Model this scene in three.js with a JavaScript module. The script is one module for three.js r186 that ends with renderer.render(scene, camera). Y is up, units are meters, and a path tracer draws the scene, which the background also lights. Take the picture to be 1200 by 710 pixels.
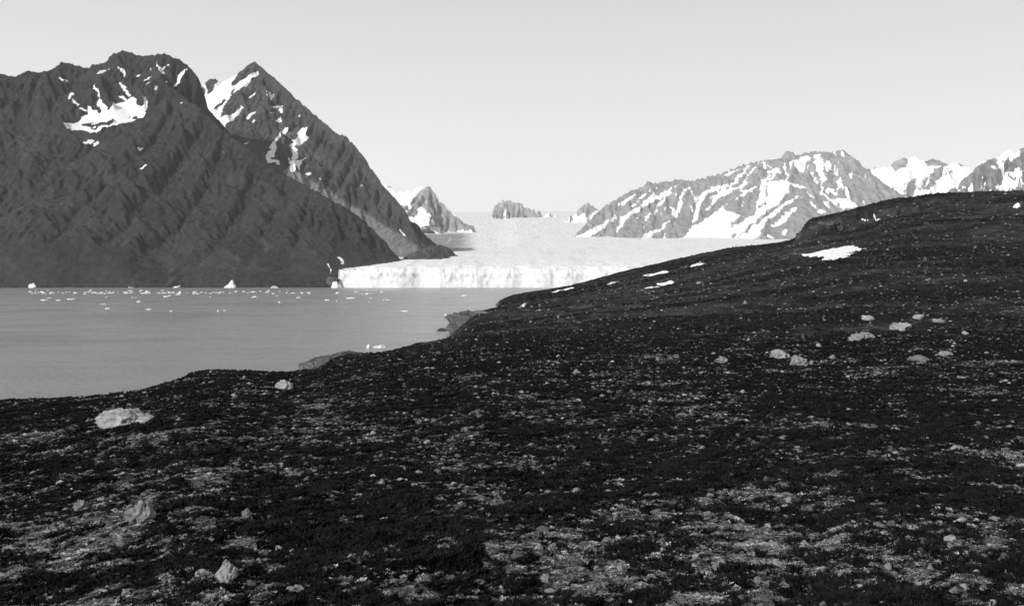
import * as THREE from 'three';
import { mergeVertices } from 'three/addons/utils/BufferGeometryUtils.js';

// ---------------------------------------------------------------- camera, sky, sun, exposure
const EYE = 31.6;                                            // eye height above the fjord
const scene = new THREE.Scene();
const camera = new THREE.PerspectiveCamera(2 * Math.atan(355 / 1039) * 180 / Math.PI, 1024 / 605, 0.1, 60000);
camera.position.set(0, EYE, 0);
camera.lookAt(0, EYE, -100);
camera.setViewOffset(1200, 710, 0, 34, 1200, 710);           // view camera with a dropped lens
camera.updateProjectionMatrix();

const renderer = new THREE.WebGLRenderer({ antialias: true });
renderer.toneMapping = THREE.LinearToneMapping;
renderer.toneMappingExposure = 1.0;
renderer.shadowMap.enabled = true;

const SUN = new THREE.Vector3(-0.58, 0.50, 0.64).normalize();
const sun = new THREE.DirectionalLight(0xffffff, 4.2);
sun.position.copy(SUN).multiplyScalar(9000); sun.castShadow = true;
Object.assign(sun.shadow.camera, { left: -9000, right: 9000, top: 9000, bottom: -9000, near: 10, far: 30000 });
scene.add(sun, sun.target);

{ // clear summer sky, palest towards the horizon (black-and-white plate: all greys)
  const w = 512, h = 256, d = new Float32Array(w * h * 4);
  for (let j = 0; j < h; j++) {
    const el = ((j + 0.5) / h - 0.5) * Math.PI;              // row 0 is straight down
    const s = Math.max(0, Math.sin(el));
    const v = 0.20 + 0.92 * Math.exp(-s * 2.0);
    for (let i = 0; i < w; i++) { const k = (j * w + i) * 4; d[k] = d[k + 1] = d[k + 2] = v; d[k + 3] = 1; }
  }
  const t = new THREE.DataTexture(d, w, h, THREE.RGBAFormat, THREE.FloatType);
  t.mapping = THREE.EquirectangularReflectionMapping; t.magFilter = THREE.LinearFilter; t.needsUpdate = true;
  scene.background = t; scene.environment = t;
}
scene.fog = new THREE.FogExp2(0xffffff, 2.4e-5);

// measured ridge lines [east, height, distance, slope] and snow outlines [east, height], in metres
const RANGES = {massif:{ridges:[[[-2595.8,508.9,2900,0.8],[-2217.5,616.5,2880,0.8],[-1947.5,582.9,2850,0.8],[-1783,643.3,2850,0.8],[-1645.8,676.2,2850,0.82],[-1604.8,670.2,2860,0.82],[-1571.7,694.1,2880,0.82],[-1526,697.7,2920,0.82],[-1504.2,743.8,2960,0.84],[-1430.3,728,2990,0.84],[-1379.4,763.6,3030,0.84],[-1344.5,806.6,3050,0.84],[-1291.6,789,3050,0.86],[-1247.6,786,3050,0.86],[-1197.7,794.8,3050,0.9],[-1155.7,777.7,3040,0.9],[-1114,751.9,3030,1.1],[-1072.6,708.8,3020,1.6],[-1048.7,654.5,3010,2.2]],[[-1199.6,777.7,3040,0.9],[-1179.4,718.2,2960,0.85],[-1150,684.7,2900,0.8],[-1087.3,626.2,2860,0.75],[-977.4,552.5,2790,0.72],[-891.4,474.6,2740,0.7],[-770.9,393.9,2670,0.68],[-665.7,325.5,2610,0.66],[-588.7,283.9,2570,0.66],[-519.3,249.6,2545,0.66],[-457.8,211.8,2530,0.66],[-419.6,184.4,2520,0.68],[-373.7,142.5,2505,0.7],[-342.7,108.3,2490,0.7],[-285.3,67,2450,0.7]],[[-1499.1,735.7,2950,0.9],[-1480.2,644.2,2880,0.9],[-1476.7,553.6,2810,0.9],[-1466.3,477.3,2740,0.9],[-1392.4,377.2,2640,0.9]],[[-1553.4,500.2,2690,0.95],[-1434.1,397.7,2605,0.95],[-1319.6,311.1,2525,0.95],[-1226.2,234.4,2450,0.95],[-1147.7,176.2,2385,0.95],[-1017.6,72.6,2240,0.9]],[[-1343,460.9,2720,1],[-1234.7,385.5,2645,1],[-1123.5,305.1,2560,1],[-1003.2,224.2,2470,1],[-895.2,155.6,2385,1],[-796.9,104.7,2300,1],[-706.2,65.6,2210,0.9]],[[-1145.3,497.8,2800,1],[-1032.2,407.9,2715,1],[-919.6,317.1,2625,1],[-802,212.8,2510,1],[-694.1,116.4,2380,1],[-592.9,63.9,2240,0.9]],[[-1664.3,412.4,2620,0.95],[-1515.9,286.7,2500,0.95],[-1391.7,196.3,2410,0.95],[-1278.4,122.8,2310,0.95],[-1175.2,63.4,2200,0.9]],[[-1924.4,46.1,2150,0.6],[-1663.1,56.5,2160,0.6],[-1421.2,48.1,2140,0.6],[-1230,52.1,2130,0.6],[-1101.8,45.9,2120,0.6],[-1004.5,56.2,2130,0.6],[-875.3,47.9,2115,0.6],[-758.5,56.2,2130,0.6],[-612.1,47.9,2120,0.6],[-511.3,50,2125,0.6],[-424.4,43.8,2120,0.6],[-373.1,47,2280,0.6],[-286.5,62.1,2440,0.6]],[[-665.3,268.1,2560,1],[-599.1,192.2,2490,1],[-522.3,114.1,2380,1],[-461.1,64.2,2260,0.9]]],
poly:[[[77.8,145.5],[88.7,144.7],[92.1,137.1],[104,133.7],[98.6,121.9],[115.8,132],[112.8,118.5],[118.3,117.3],[127.6,126.1],[134.4,122.7],[153,115.1],[159.8,112.6],[161.5,122.7],[166.2,124.4],[168.2,114.3],[169.6,106.6],[171.9,113.4],[168.2,134.5],[154.7,142.2],[134.4,147.2],[122.6,149.8],[115.8,154.5],[98.9,153.1],[83.7,152.3]]],
hole:[[[95.5,143.8],[110.7,144.7],[123.4,143.8],[131,142.7],[122.6,146.7],[100.6,148.4],[95.5,146.7]],[[150.5,136.6],[161.5,136.9],[167.4,136.6],[159.8,139.3],[152.2,138.9]],[[104.8,148.9],[113.3,149.4],[112.4,150.9],[105.7,150.8]]],
stroke:[[4.2,[[110.7,90.6],[110.7,100.7],[116.6,115.9],[119.2,122.7]]],[4.6,[[109,89.7],[119.2,83],[130.2,80.4]]],[2.3,[[80.3,113.4],[91.3,124.4],[104.8,133.7]]],[4.2,[[132.7,75.4],[142.9,82.1],[145.4,88.9]]],[2.8,[[141.2,96.5],[146.2,104.1],[152.7,112.6]]],[4.6,[[160.6,89.7],[164.8,88]]],[4.6,[[168.2,94.8],[173.3,90.6],[178.4,88]]],[3.7,[[70.1,90.6],[72.7,97.3]]],[3.2,[[184.3,72],[185.1,83.8]]],[2.8,[[175,77.1],[176.7,83.8]]],[2.8,[[144.5,100.7],[151.3,97.3]]],[2.3,[[137.8,113.4],[146.2,115.9]]],[3.7,[[99.7,168.4],[102.3,165]]],[3.7,[[111.6,168.4],[114.1,165]]],[2.3,[[180.9,100.7],[182.6,105.8]]],[2.3,[[82,110],[85.4,110.9]]],[2.3,[[191.9,78.7],[200,73.7]]],[2.8,[[168.2,105.8],[171.6,99],[175,95.7]]],[8.3,[[205.2,101.1],[211.8,88],[220.5,77.1]]],[3.2,[[210.9,120.8],[214,119.9]]],[2.3,[[159.4,171],[162.4,176.2]]],[1.9,[[165.9,196.3],[169.4,193.7]]],[2.3,[[259.8,186.3],[262,177.6]]],[1.4,[[218.3,170.1],[216.2,168.8]]],[1.9,[[162.4,214.7],[163.3,212.5]]],[1.6,[[253.3,171],[254.1,167.5]]],[2.3,[[384,312],[390.7,318.7]]],[1.4,[[393.3,301.9],[400,307.5]]]]},
pyramid:{ridges:[[[-1539,673.5,3900,0.9],[-1400.4,789.7,3880,0.9],[-1344.9,837.8,3860,0.9],[-1322.9,876.5,3850,1],[-1289.5,883.9,3850,1],[-1267.3,861.6,3850,0.9],[-1204.3,898.7,3850,0.85],[-1156.1,935.7,3850,0.85],[-1119.1,959.8,3850,0.85],[-1047.8,898.4,3800,0.85],[-971.9,834.3,3740,0.85],[-909.2,773.9,3690,0.85],[-851.3,725.3,3640,0.85],[-794.7,677.7,3590,0.85],[-739.3,631.3,3540,0.87],[-687.2,587.4,3500,0.88],[-651.3,576,3470,0.9],[-607.4,530.1,3430,0.9],[-564.5,478.6,3390,0.95],[-498.4,387.4,3330,1],[-449.6,332.4,3290,1],[-403.5,281.8,3250,1],[-342.8,196.9,3180,1],[-281.4,121.4,3110,1],[-261.7,100,3090,1]],[[-1041.4,869.8,3770,1.2],[-1018.8,737.7,3650,1.2],[-960.8,614.2,3540,1.1],[-872.3,495.7,3420,1.1],[-814.8,402.3,3320,1.1]],[[-846.6,711,3620,1.2],[-787.1,554.1,3480,1.15],[-720.1,440.3,3370,1.1],[-645.2,343.2,3270,1.1]],[[-667.9,569.3,3470,1.2],[-598.3,439.1,3360,1.2],[-497.4,283.4,3230,1.1],[-408,185.7,3140,1.1]],[[-1164.2,914.9,3840,1],[-1168,747.4,3700,1],[-1061.1,557.1,3500,1]]],
poly:[[[234.1,125.3],[239,114.1],[235.2,100.5],[237.4,93.8],[241.9,108.4],[247.6,106.2],[254.3,93.8],[279.1,81.4],[285.9,79.1],[278,85.9],[270.1,101.7],[279.1,97.2],[302.7,82.5],[303.9,84.8],[283.6,102.8],[265.6,118.6],[257.7,136.6],[266.7,133.2],[283.6,121.9],[285.9,124.2],[279.1,135.5],[258.8,151.2],[247.6,141.1]],[[335.4,148.5],[338.8,149],[324.1,165.9],[317.4,186.1],[329.8,188.4],[326.4,192.4],[315.1,190.6],[311.1,187.3],[315.1,173.7]],[[352.3,151.2],[360,149.6],[360,160.2],[348.9,172.6],[345.5,188.4],[360,185],[351.2,195.1],[345.5,204.1],[335.4,203],[338.8,192.9],[337.7,183.9],[342.2,170.4]]],
scree:[[333,203],[350,203],[372,216],[400,234],[430,252],[462,272],[490,288],[508,298],[500,312],[478,312],[455,292],[425,264],[386,238],[355,220]],
hole:[[[247.6,128.7],[261.1,116.3],[273.5,106.2],[279.1,101.7],[265.6,115.2],[252.1,128.7]],[[269,134.3],[281.4,124.2],[274.6,132.1]]],
stroke:[[4.6,[[312.9,116.3],[318.5,110.7]]],[4.6,[[317.4,130.9],[320.1,132.5]]],[5.3,[[324.1,143.3],[328.6,138.8]]],[3.8,[[315.1,124.2],[324.1,125.3],[332,124.2]]],[3.8,[[289.2,138.8],[298.2,131.6]]],[3.8,[[292.6,115.2],[300.5,107.7]]],[4.6,[[346.7,137.7],[352.3,135.5]]],[3.8,[[290.4,165.9],[288.1,167.7]]],[3,[[288.1,132.1],[289.5,133.4]]],[3,[[297.1,141.1],[298.5,143.3]]],[3.8,[[310.6,105],[312.9,111.8]]],[3,[[326.4,127.6],[330.9,132.1]]],[3.8,[[348.9,204.1],[360,206.4]]],[3.8,[[348.5,205.1],[365.9,203.8]]],[3,[[372.5,208.1],[381.2,211.6]]],[3.8,[[490.4,278],[501.3,291.1],[507.9,293.3]]],[3,[[420.5,216.9],[423.6,219.9]]],[2.3,[[368.1,142.6],[370.3,144.8]]],[3,[[348.5,136.1],[352.8,134.3]]]]},
right_range:{ridges:[[[257.9,167,6700,0.5],[468.1,308.5,6850,0.6],[606.4,456,7000,0.66],[743.2,582.1,7150,0.7],[934.5,699.1,7300,0.7],[1089.7,772.3,7400,0.7],[1125.3,804.4,7400,0.9],[1185.5,802.9,7420,0.9],[1254.8,806,7450,0.7],[1364.3,832.9,7500,0.7],[1512.7,827.8,7520,0.7],[1724.5,875.6,7560,0.7],[1938.4,953.3,7600,0.7],[2053.5,992.4,7620,0.7],[2154.5,1016.9,7640,0.72],[2282.5,1025.6,7650,0.72],[2335.8,1044.3,7680,0.72],[2392.5,1105.3,7720,0.8],[2437.1,1101.6,7720,0.8],[2481.7,1064.4,7720,0.8],[2573.4,1098.3,7750,0.8],[2636.5,1114.6,7760,0.8],[2707.2,1108.5,7770,0.8],[2793,1106.1,7780,0.8],[2852.9,1117.4,7780,0.8],[2905.3,1128.6,7780,0.8],[2957.7,1079.9,7780,0.8],[3017.4,1010,7760,0.8],[3113.9,933,7740,0.8],[3218.5,733.8,7600,0.8],[3320.5,544.1,7500,0.8]],[[2276.5,1008.3,7630,0.9],[2172.3,786.6,7400,0.9],[1981.7,550.9,7100,0.9],[1846,334.9,6850,0.8]],[[2897.9,1099.6,7760,1],[2724.7,791.7,7450,1],[2511.8,520.2,7150,1]],[[2629.7,1082,7740,1],[2505.3,794.7,7480,1],[2315,522.2,7180,1],[2158.3,270.7,6900,1]],[[1719.9,858.9,7540,1],[1605.3,713.5,7380,0.95],[1473.2,573.6,7220,0.95],[1384.2,431.9,7050,0.95],[1276.2,280.3,6800,0.95]],[[1360.7,816.3,7480,1],[1205.2,634.2,7280,1],[1053.2,459.7,7060,1],[897.9,246.3,6760,0.95]],[[1086.8,756.1,7380,1],[935.5,592.9,7200,1],[753.5,428.5,6990,1],[613.4,279.6,6780,0.95]],[[1930.8,927.8,7570,1],[1832.6,749,7380,1],[1718.6,579,7200,1]]],
poly:[[[798.7,283.8],[803,276.2],[811.7,265.3],[819.3,263.2],[831.2,253.4],[844.2,245.8],[846.3,240.4],[848.5,246.3],[859.3,248],[868,252.3],[861.5,258.8],[850.7,267.5],[868,261],[878.9,254.5],[883.2,256.7],[855,278.3],[865.9,278.3],[876.7,271.8],[885.4,263.2],[894,265.3],[889.7,274],[881,282.7],[868,291.3],[833.3,293.5],[811.7,291.3]],[[755.3,274],[761.8,271.8],[772.7,268.6],[781.3,265.3],[766.2,274],[758.6,288.1],[735.8,293.5],[725,291.3],[709.8,288.1],[716.3,282.7],[731.5,288.1],[746.7,284.8],[751,278.3]],[[777,282.7],[778.7,269.7],[781.3,278.3],[790,287],[772.7,289.2]],[[681.7,261],[673,274],[669.8,281.6],[682.8,271.8],[703.3,263.2],[725,252.3],[709.8,265.3],[686,282.7],[681.7,288.1],[660,287],[660,256.7],[673,258.8]],[[982.5,232.5],[995,230],[1005,242.5],[987.5,246.2],[977.5,235]],[[955,181.2],[961.2,180],[965.5,187.5],[963.8,200],[967.5,210],[963.8,220],[958.8,202.5],[953.8,190]],[[966.2,190],[975,187.5],[973.8,195],[967.5,201.2]],[[931.2,187.5],[947.5,181.2],[951.2,183.8],[942.5,200],[937.5,201.2],[932.5,195]],[[900,212.5],[915,210],[927.5,212.5],[922.5,225],[912.5,237.5],[900,247.5]]],
hole:[],
stroke:[[10.1,[[718.5,242.6],[731.5,237.2],[753.2,222]]],[14.6,[[722.8,272.9],[729.3,256.7],[738,250.2],[751,244.8],[761.8,232.8],[770.5,219.8]]],[11.3,[[745.6,246.9],[755.3,239.3],[772.7,230.7],[794.3,215.5]]],[9,[[764,255.6],[770.5,241.5],[781.3,228.5],[796.5,214.4]]],[13.5,[[791.1,254.5],[796.5,243.7],[796.5,235],[800.8,226.3],[811.7,215.5]]],[12.4,[[812.8,263.2],[816,250.2],[820.3,237.2],[829,224.2]]],[10.1,[[809.5,222],[813.8,232.8],[817.1,241.5]]],[15.8,[[817.1,232.8],[831.2,224.2],[844.2,219.8],[861.5,213.3]]],[11.3,[[842,224.2],[863.7,213.3],[872.4,198.2],[878.9,193.8]]],[10.1,[[826.8,245.8],[844.2,228.5],[865.9,219.8],[876.7,213.3]]],[15.8,[[885.4,248],[892.9,226.3],[896.2,211.2],[900.5,206.8]]],[15.8,[[889.7,241.5],[902.7,228.5],[913.5,213.3]]],[13.5,[[859.3,280.5],[876.7,263.2],[894,245.8],[909.2,235],[918.9,224.2]]],[13.5,[[865.9,287],[883.2,267.5],[900.5,254.5],[918.9,239.3]]],[7.9,[[742.3,241.5],[755.3,228.5],[768.3,216.6]]],[9,[[863.7,232.8],[876.7,224.2],[889.7,217.7]]],[10.1,[[900.5,193.8],[911.4,203.6]]],[9,[[889.7,191.7],[896.2,190.6],[898.4,198.2]]],[6.8,[[787.8,256.7],[790,245.8],[785.7,241.5]]],[6.8,[[809.5,241.5],[811.7,248]]],[7.9,[[757.5,256.7],[761.8,248]]],[6.8,[[777,265.3],[785.7,258.8]]],[9,[[874.5,204.7],[887.5,193.8]]],[7.9,[[833.3,232.8],[855,219.8]]],[7.9,[[844.2,206.8],[855,202.5],[868,198.2]]],[6.8,[[794.3,224.2],[790,235]]],[6.8,[[774.8,250.2],[781.3,241.5]]],[6.8,[[720.7,252.3],[714.2,256.7]]],[13.5,[[900,202.5],[910,197.5]]],[11.3,[[918.8,190],[923.8,205]]],[10.1,[[925,213.8],[945,220]]],[10.1,[[945,223.8],[953.8,231.2]]],[11.3,[[952.5,237.5],[956.2,242.5]]],[13.5,[[905,197.5],[915,202.5]]],[10.1,[[900,257.5],[920,240],[937.5,230]]],[10.1,[[905,265],[922.5,257.5]]],[10.1,[[917.5,275],[922.5,270]]],[10.1,[[915,258.8],[932.5,242.5]]],[13.5,[[957.5,247.5],[965,248]]],[10.1,[[983.8,212.5],[986.2,220]]],[9,[[978.8,177.5],[980,183.8]]],[9,[[986.2,176.2],[988,182.5]]],[10.1,[[966.2,236.2],[972.5,242.5]]],[10.1,[[991.2,220],[995,232.5]]],[9,[[900,277.5],[907.5,280]]],[11.3,[[972.5,220],[980,227.5]]],[10.1,[[960,222.5],[982.5,242.5]]]]},
ice_cap_range:{ridges:[[[3446.1,846.1,9300,0.6],[3616.2,1069.9,9300,0.6],[3741.5,1150.5,9300,0.6],[3839.9,1159.4,9300,0.6],[3956.3,1186.3,9300,0.6],[4027.9,1231,9300,0.7],[4108.5,1266.8,9300,0.7],[4171.1,1257.9,9300,0.7],[4242.7,1275.8,9300,0.7],[4350.1,1231,9300,0.7],[4421.8,1257.9,9300,0.7],[4511.3,1231,9300,0.7],[4600.8,1195.2,9300,0.7],[4699.2,1213.1,9300,0.7],[4798.6,1144.4,9250,0.7],[4958.6,1058.7,9200,0.7],[5312.8,970.2,9200,0.7],[6198.3,925.9,9200,0.7]],[[4099.6,1246.3,9280,0.9],[3975.9,1127.2,9180,0.9]],[[4420.9,1114.8,9150,0.9],[4220.9,944.7,8950,0.9],[4082.4,819.3,8800,0.9]],[[4111.3,1015.9,9050,1],[3918.2,849.3,8850,1],[3768,709.8,8700,1]],[[3859.1,927.5,8950,1],[3701.3,802.3,8800,1]],[[4340.8,1228.4,9280,1],[4393.2,1178.8,9240,1],[4551.3,1165,9200,1]]],
poly:[],
hole:[[[1042.5,192.5],[1050,187.5],[1060,182],[1063.8,185],[1062.5,192.5],[1050,200]],[[1083.8,190],[1090,183.8],[1100,186.2],[1112.5,191.2],[1107.5,193.8],[1090,195]],[[1072.5,181.2],[1080,183],[1083.8,186.2],[1075,185]],[[1083.8,208.8],[1100,197.5],[1106.2,197.5],[1103.8,207.5],[1090,217.5],[1090,223.8],[1083.8,220]],[[1060,216.2],[1072.5,208.8],[1075,210],[1070,228.8],[1053.8,232.5]],[[1036.2,225],[1050,217.5],[1050,222.5],[1040,230],[1036.2,235]],[[1121.2,191.2],[1128.8,190],[1130,195]],[[1020,195],[1032.5,193.8],[1032.5,197],[1022.5,198]],[[1010,192],[1021.2,197.5],[1020,207.5],[1015,205]],[[1107.5,201.2],[1117.5,200],[1112.5,203.8]]],
stroke:[]},
edge_peak:{ridges:[[[3372.5,565.6,7300,0.7],[3572.4,703.6,7350,0.7],[3688.5,797.7,7370,0.7],[3828.5,905.3,7380,0.7],[3917.2,986,7400,0.7],[4002.7,1007.3,7400,0.7],[4092.1,1052.8,7420,0.7],[4176.2,1097.1,7430,0.7],[4239.2,1091.4,7440,0.7],[4287.9,1114.3,7450,0.7],[4764.2,1266,7500,0.7],[5774.8,977.2,7500,0.7]],[[4165,1080,7410,1],[3926.2,886.3,7220,1],[3638.1,658.2,7000,1]],[[4481.5,1150.2,7450,1],[4151.8,945.7,7250,1],[3884.1,753.9,7080,1],[3679,586.8,6950,1]],[[4129,795.5,7150,1],[3896.4,609.3,6980,1]]],
poly:[[[1182.5,173.8],[1196.2,172.5],[1196.2,182.5],[1170,197.5],[1152.5,210],[1140,225.5],[1112.5,225.5],[1140,210],[1160,195]]],
hole:[[[1141.2,220],[1150,213.8],[1147.5,220],[1142.5,223.8]],[[1117.5,222.5],[1135,210],[1140,208.8],[1125,222.5]]],
stroke:[[24.3,[[1162.5,223.8],[1177.5,210],[1190,200],[1196.2,197.5]]],[27.7,[[1170,223.8],[1182.5,216.2],[1196.2,205]]],[17.3,[[1097.5,225],[1120,207.5],[1140,195],[1160,187.5]]],[13.9,[[1105,225.5],[1125,211.2]]],[15.6,[[1185,220],[1196.2,216.2]]]]},
far_peak:{ridges:[[[-1339.7,827.1,8700,0.6],[-1230.9,927.6,8700,0.6],[-1140.6,855.8,8650,0.6],[-1042.9,851,8600,0.6],[-940.8,866.1,8500,0.7],[-862.1,877.4,8450,0.8],[-810.4,878.5,8420,0.8],[-777.1,865.3,8410,0.8],[-726.8,806.8,8390,0.8],[-668.6,724.4,8370,0.8],[-602.7,682.6,8350,0.8],[-535.2,606.8,8300,0.8],[-436.7,531.8,8250,0.8],[-371.8,522.1,8220,0.8],[-347.3,465.7,8200,0.8]],[[-808.5,856.2,8400,1],[-878.7,742.6,8300,1],[-933.6,632.9,8220,1]],[[-659,706.7,8350,1.1],[-675.7,596,8260,1],[-722.5,463.6,8160,1]],[[-1067.2,686.5,8400,0.9],[-921.1,627.1,8250,0.9]],[[-535.9,607.5,8310,0.8],[-561,497.8,8210,0.9]]],
poly:[],
hole:[[[500,216.4],[505,217],[509,223],[514,230],[520,235],[532,243],[520,238],[524,246],[534,254],[543,258],[540,269],[526,270],[524,264],[520,269],[506,270],[503,260],[509,248],[515,243],[502,249],[493,241],[488,248],[481,255],[477,248],[483,243],[482,238],[485,231]],[[548,257.4],[554,259],[555,268],[544,269],[542,264]],[[452,214],[463,221],[456,220]],[[468,240],[478,242],[477,246],[470,243]],[[482,222],[489,217],[494,217],[486,221]],[[472,221],[477,223],[472,223.6]]],
stroke:[]},
far_nunatak:{ridges:[[[-481.2,669.2,12500,0.6],[-288.7,885.8,12500,0.9],[-240.6,1030.2,12500,0.9],[-120.3,1114.4,12500,0.9],[-12,1090.3,12500,0.9],[144.1,1040.6,12480,0.9],[252.2,980.5,12480,0.9],[383.8,943,12460,0.9],[443.4,882.4,12450,0.8],[527.2,918.3,12450,0.8],[623.1,882.4,12450,0.8],[742.9,822.5,12450,0.7]],[[-192.2,1028.6,12480,1],[-165.7,801.1,12300,1]],[[72,1039.8,12470,1],[23.7,777.4,12300,1]],[[335.8,943,12460,1],[356.6,792.3,12350,1]]],
poly:[],
hole:[[[591,230],[596,231.6],[593,243],[589,253],[585,258.4],[580,253],[575,251],[580,239]],[[598,232.4],[608,237],[609,238],[609,254],[604,259],[596,259],[592.4,255],[594,246]],[[610,238],[617.6,240],[617,255],[610,257],[607,254]],[[619.6,240.6],[630,243],[637,248],[636,255],[630,258],[619,254]],[[644,247.4],[650.4,250],[648,255],[644,254]]],
stroke:[]},
far_ridge:{ridges:[[[404.2,526.8,10500,0.6],[576,678.4,10500,0.7],[677.1,759.2,10500,0.7],[778.2,819.9,10500,0.7],[848.9,880.5,10500,0.7],[899.4,900.7,10500,0.7],[980.3,860.3,10500,0.7],[1040.9,835,10500,0.7],[1212.7,749.1,10500,0.7],[1616.9,627.8,10500,0.7]],[[897.7,889,10480,1],[839.2,780.9,10380,1]]],
poly:[],
hole:[[[657.8,255.6],[668.7,248],[677.3,240.4],[684.9,233.9],[690.3,235],[695.8,240.4],[704.4,241.5],[703.3,244.8],[694.7,244.8],[688.2,245.8],[677.3,249.7],[664.3,254.5]]],
stroke:[]}};
const LAND = [[-0.7138,[0,30],[6.6,29.7],[19.8,29],[39.7,27],[79.4,22],[132.3,15],[198.5,8],[291.1,-1],[423.4,-8],[661.5,-10],[1984.5,-12]],[-0.5237,[0,30],[5.8,29.6],[17.3,28.6],[40.4,26.5],[69.3,21.5],[115.5,14],[173.2,6],[225.2,-0.5],[369.5,-8],[577.4,-10],[1732.1,-12]],[-0.4087,[0,30],[5.4,29.7],[16.3,28.9],[49,25.6],[76.3,21],[119.9,14],[174.4,5],[218,-0.5],[326.9,-8],[544.9,-10],[1634.6,-12]],[-0.3249,[0,30],[5.3,29.8],[15.8,29],[31.7,27.6],[63.3,24.9],[95,20],[147.7,10],[211,1.5],[242.7,-2],[369.3,-9],[1582.8,-12]],[-0.2452,[0,30],[5.2,29.8],[15.5,29],[46.4,26],[77.3,23.2],[113.4,18],[164.9,10],[226.8,1.5],[268,-3],[412.3,-10],[1546.3,-12]],[-0.1902,[0,30],[5.1,29.8],[15.3,29],[45.8,26.5],[91.7,22.6],[152.8,17.5],[203.7,9],[264.8,1],[305.5,-4],[458.3,-10],[1527.5,-12]],[-0.1339,[0,30],[5,29.8],[15.1,29.1],[45.4,27],[90.8,23.2],[181.6,16.3],[232.1,10],[302.7,1],[333,-3],[454.1,-10],[1513.6,-12]],[-0.0768,[0,30],[5,29.8],[15,29.1],[45.1,27.3],[90.3,24],[160.5,19.2],[240.7,14],[300.9,7],[361.1,2.5],[421.2,0.5],[461.4,-2],[601.8,-8],[1504.4,-12]],[-0.0385,[0,30],[5,29.8],[15,29.2],[45,27.4],[90.1,24.3],[160.1,20.2],[240.2,16.5],[340.3,13.5],[470.3,11.2],[520.4,9],[590.4,2],[650.5,-4],[900.7,-8],[1501.1,-12]],[0,[0,30],[5,29.8],[15,29.2],[45,27.5],[90,24.5],[160,20.7],[240,17.5],[340,15],[470,13.5],[600,11.5],[700,9],[850,8],[1000,7.5],[1080,3],[1150,-3],[1500,-12]],[0.0577,[0,30],[5,29.8],[15,29.2],[45.1,27.6],[90.1,24.8],[160.3,21.3],[240.4,18.7],[340.6,17],[470.8,16],[601,15.8],[751.2,16],[1001.7,17.2],[1101.8,14],[1252.1,4],[1352.2,-3],[1502.5,-10]],[0.1339,[0,30],[5,29.8],[15.1,29.2],[45.4,27.7],[90.8,25],[161.4,22],[242.2,20.5],[343.1,20.5],[474.2,22],[605.4,25],[756.8,29.5],[1009,36.4],[1109.9,37],[1311.7,28],[1513.6,10]],[0.2452,[0,30],[5.2,29.8],[15.5,29.3],[46.4,27.8],[92.8,25.3],[164.9,23],[247.4,23.5],[350.5,27],[484.5,34],[618.5,41.5],[773.1,50],[927.8,58.5],[1133.9,61],[1546.3,50]],[0.3075,[0,30],[5.2,29.8],[15.7,29.3],[47.2,27.9],[94.4,25.6],[167.9,24],[251.8,26],[356.7,31.5],[493.1,41],[629.5,50.5],[839.4,62.4],[1049.2,66],[1573.8,60]],[0.3249,[0,30],[5.3,29.8],[15.8,29.3],[47.5,27.9],[95,25.7],[168.8,24.3],[253.3,26.6],[358.8,33],[496,43],[633.1,53],[696.4,62],[759.8,76],[844.2,79],[1055.2,80],[1582.8,70]],[0.3675,[0,30],[5.4,29.9],[16.1,29.3],[48.2,28],[96.4,26],[171.4,25],[257.2,28],[364.3,36],[503.6,48],[642.9,57],[728.7,71],[835.8,89.4],[1071.5,96],[1607.3,90]],[0.4168,[0,30],[5.5,29.9],[16.4,29.3],[49.2,28.1],[98.4,26.2],[175,25.5],[262.5,29],[371.8,38],[514,53],[656.2,69],[765.5,85],[853,99.9],[1093.6,108],[1640.4,100]],[0.5237,[0,30],[5.8,29.9],[17.3,29.4],[52,28.2],[103.9,26.5],[184.8,26.5],[277.1,31],[392.6,42],[542.7,59],[692.9,79],[866.1,103],[1154.8,112],[1732.1,105]],[0.7138,[0,30],[6.6,30],[19.8,29.6],[59.5,28.8],[119.1,27.8],[211.7,29],[317.5,35],[449.8,47],[621.8,65],[793.8,86],[992.3,105],[1323,115],[1984.5,110]]];

// ---------------------------------------------------------------- helpers
function rng(seed) { let a = seed >>> 0; return () => { a = (a + 0x6D2B79F5) | 0; let t = Math.imul(a ^ (a >>> 15), 1 | a); t = (t + Math.imul(t ^ (t >>> 7), 61 | t)) ^ t; return ((t ^ (t >>> 14)) >>> 0) / 4294967296; }; }
const GRAD = Array.from({ length: 16 }, (_, i) => [Math.cos(i * Math.PI / 8), Math.sin(i * Math.PI / 8)]);
const PERM = new Uint8Array(512); { const r = rng(77), p = Array.from({ length: 256 }, (_, i) => i); for (let i = 255; i > 0; i--) { const j = Math.floor(r() * (i + 1)); [p[i], p[j]] = [p[j], p[i]]; } for (let i = 0; i < 512; i++) PERM[i] = p[i & 255]; }
function noise(x, y) {                                       // gradient noise, about -0.7 .. 0.7
  const xi = Math.floor(x), yi = Math.floor(y), xf = x - xi, yf = y - yi, X = xi & 255, Y = yi & 255;
  const u = xf * xf * xf * (xf * (xf * 6 - 15) + 10), v = yf * yf * yf * (yf * (yf * 6 - 15) + 10);
  const g = (i, j, a, b) => { const q = GRAD[PERM[PERM[X + i & 255] + (Y + j & 255)] & 15]; return q[0] * a + q[1] * b; };
  const a = g(0, 0, xf, yf), b = g(1, 0, xf - 1, yf), c = g(0, 1, xf, yf - 1), e = g(1, 1, xf - 1, yf - 1);
  return a + u * (b - a) + v * (c - a + u * (a - b - c + e));
}
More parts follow.
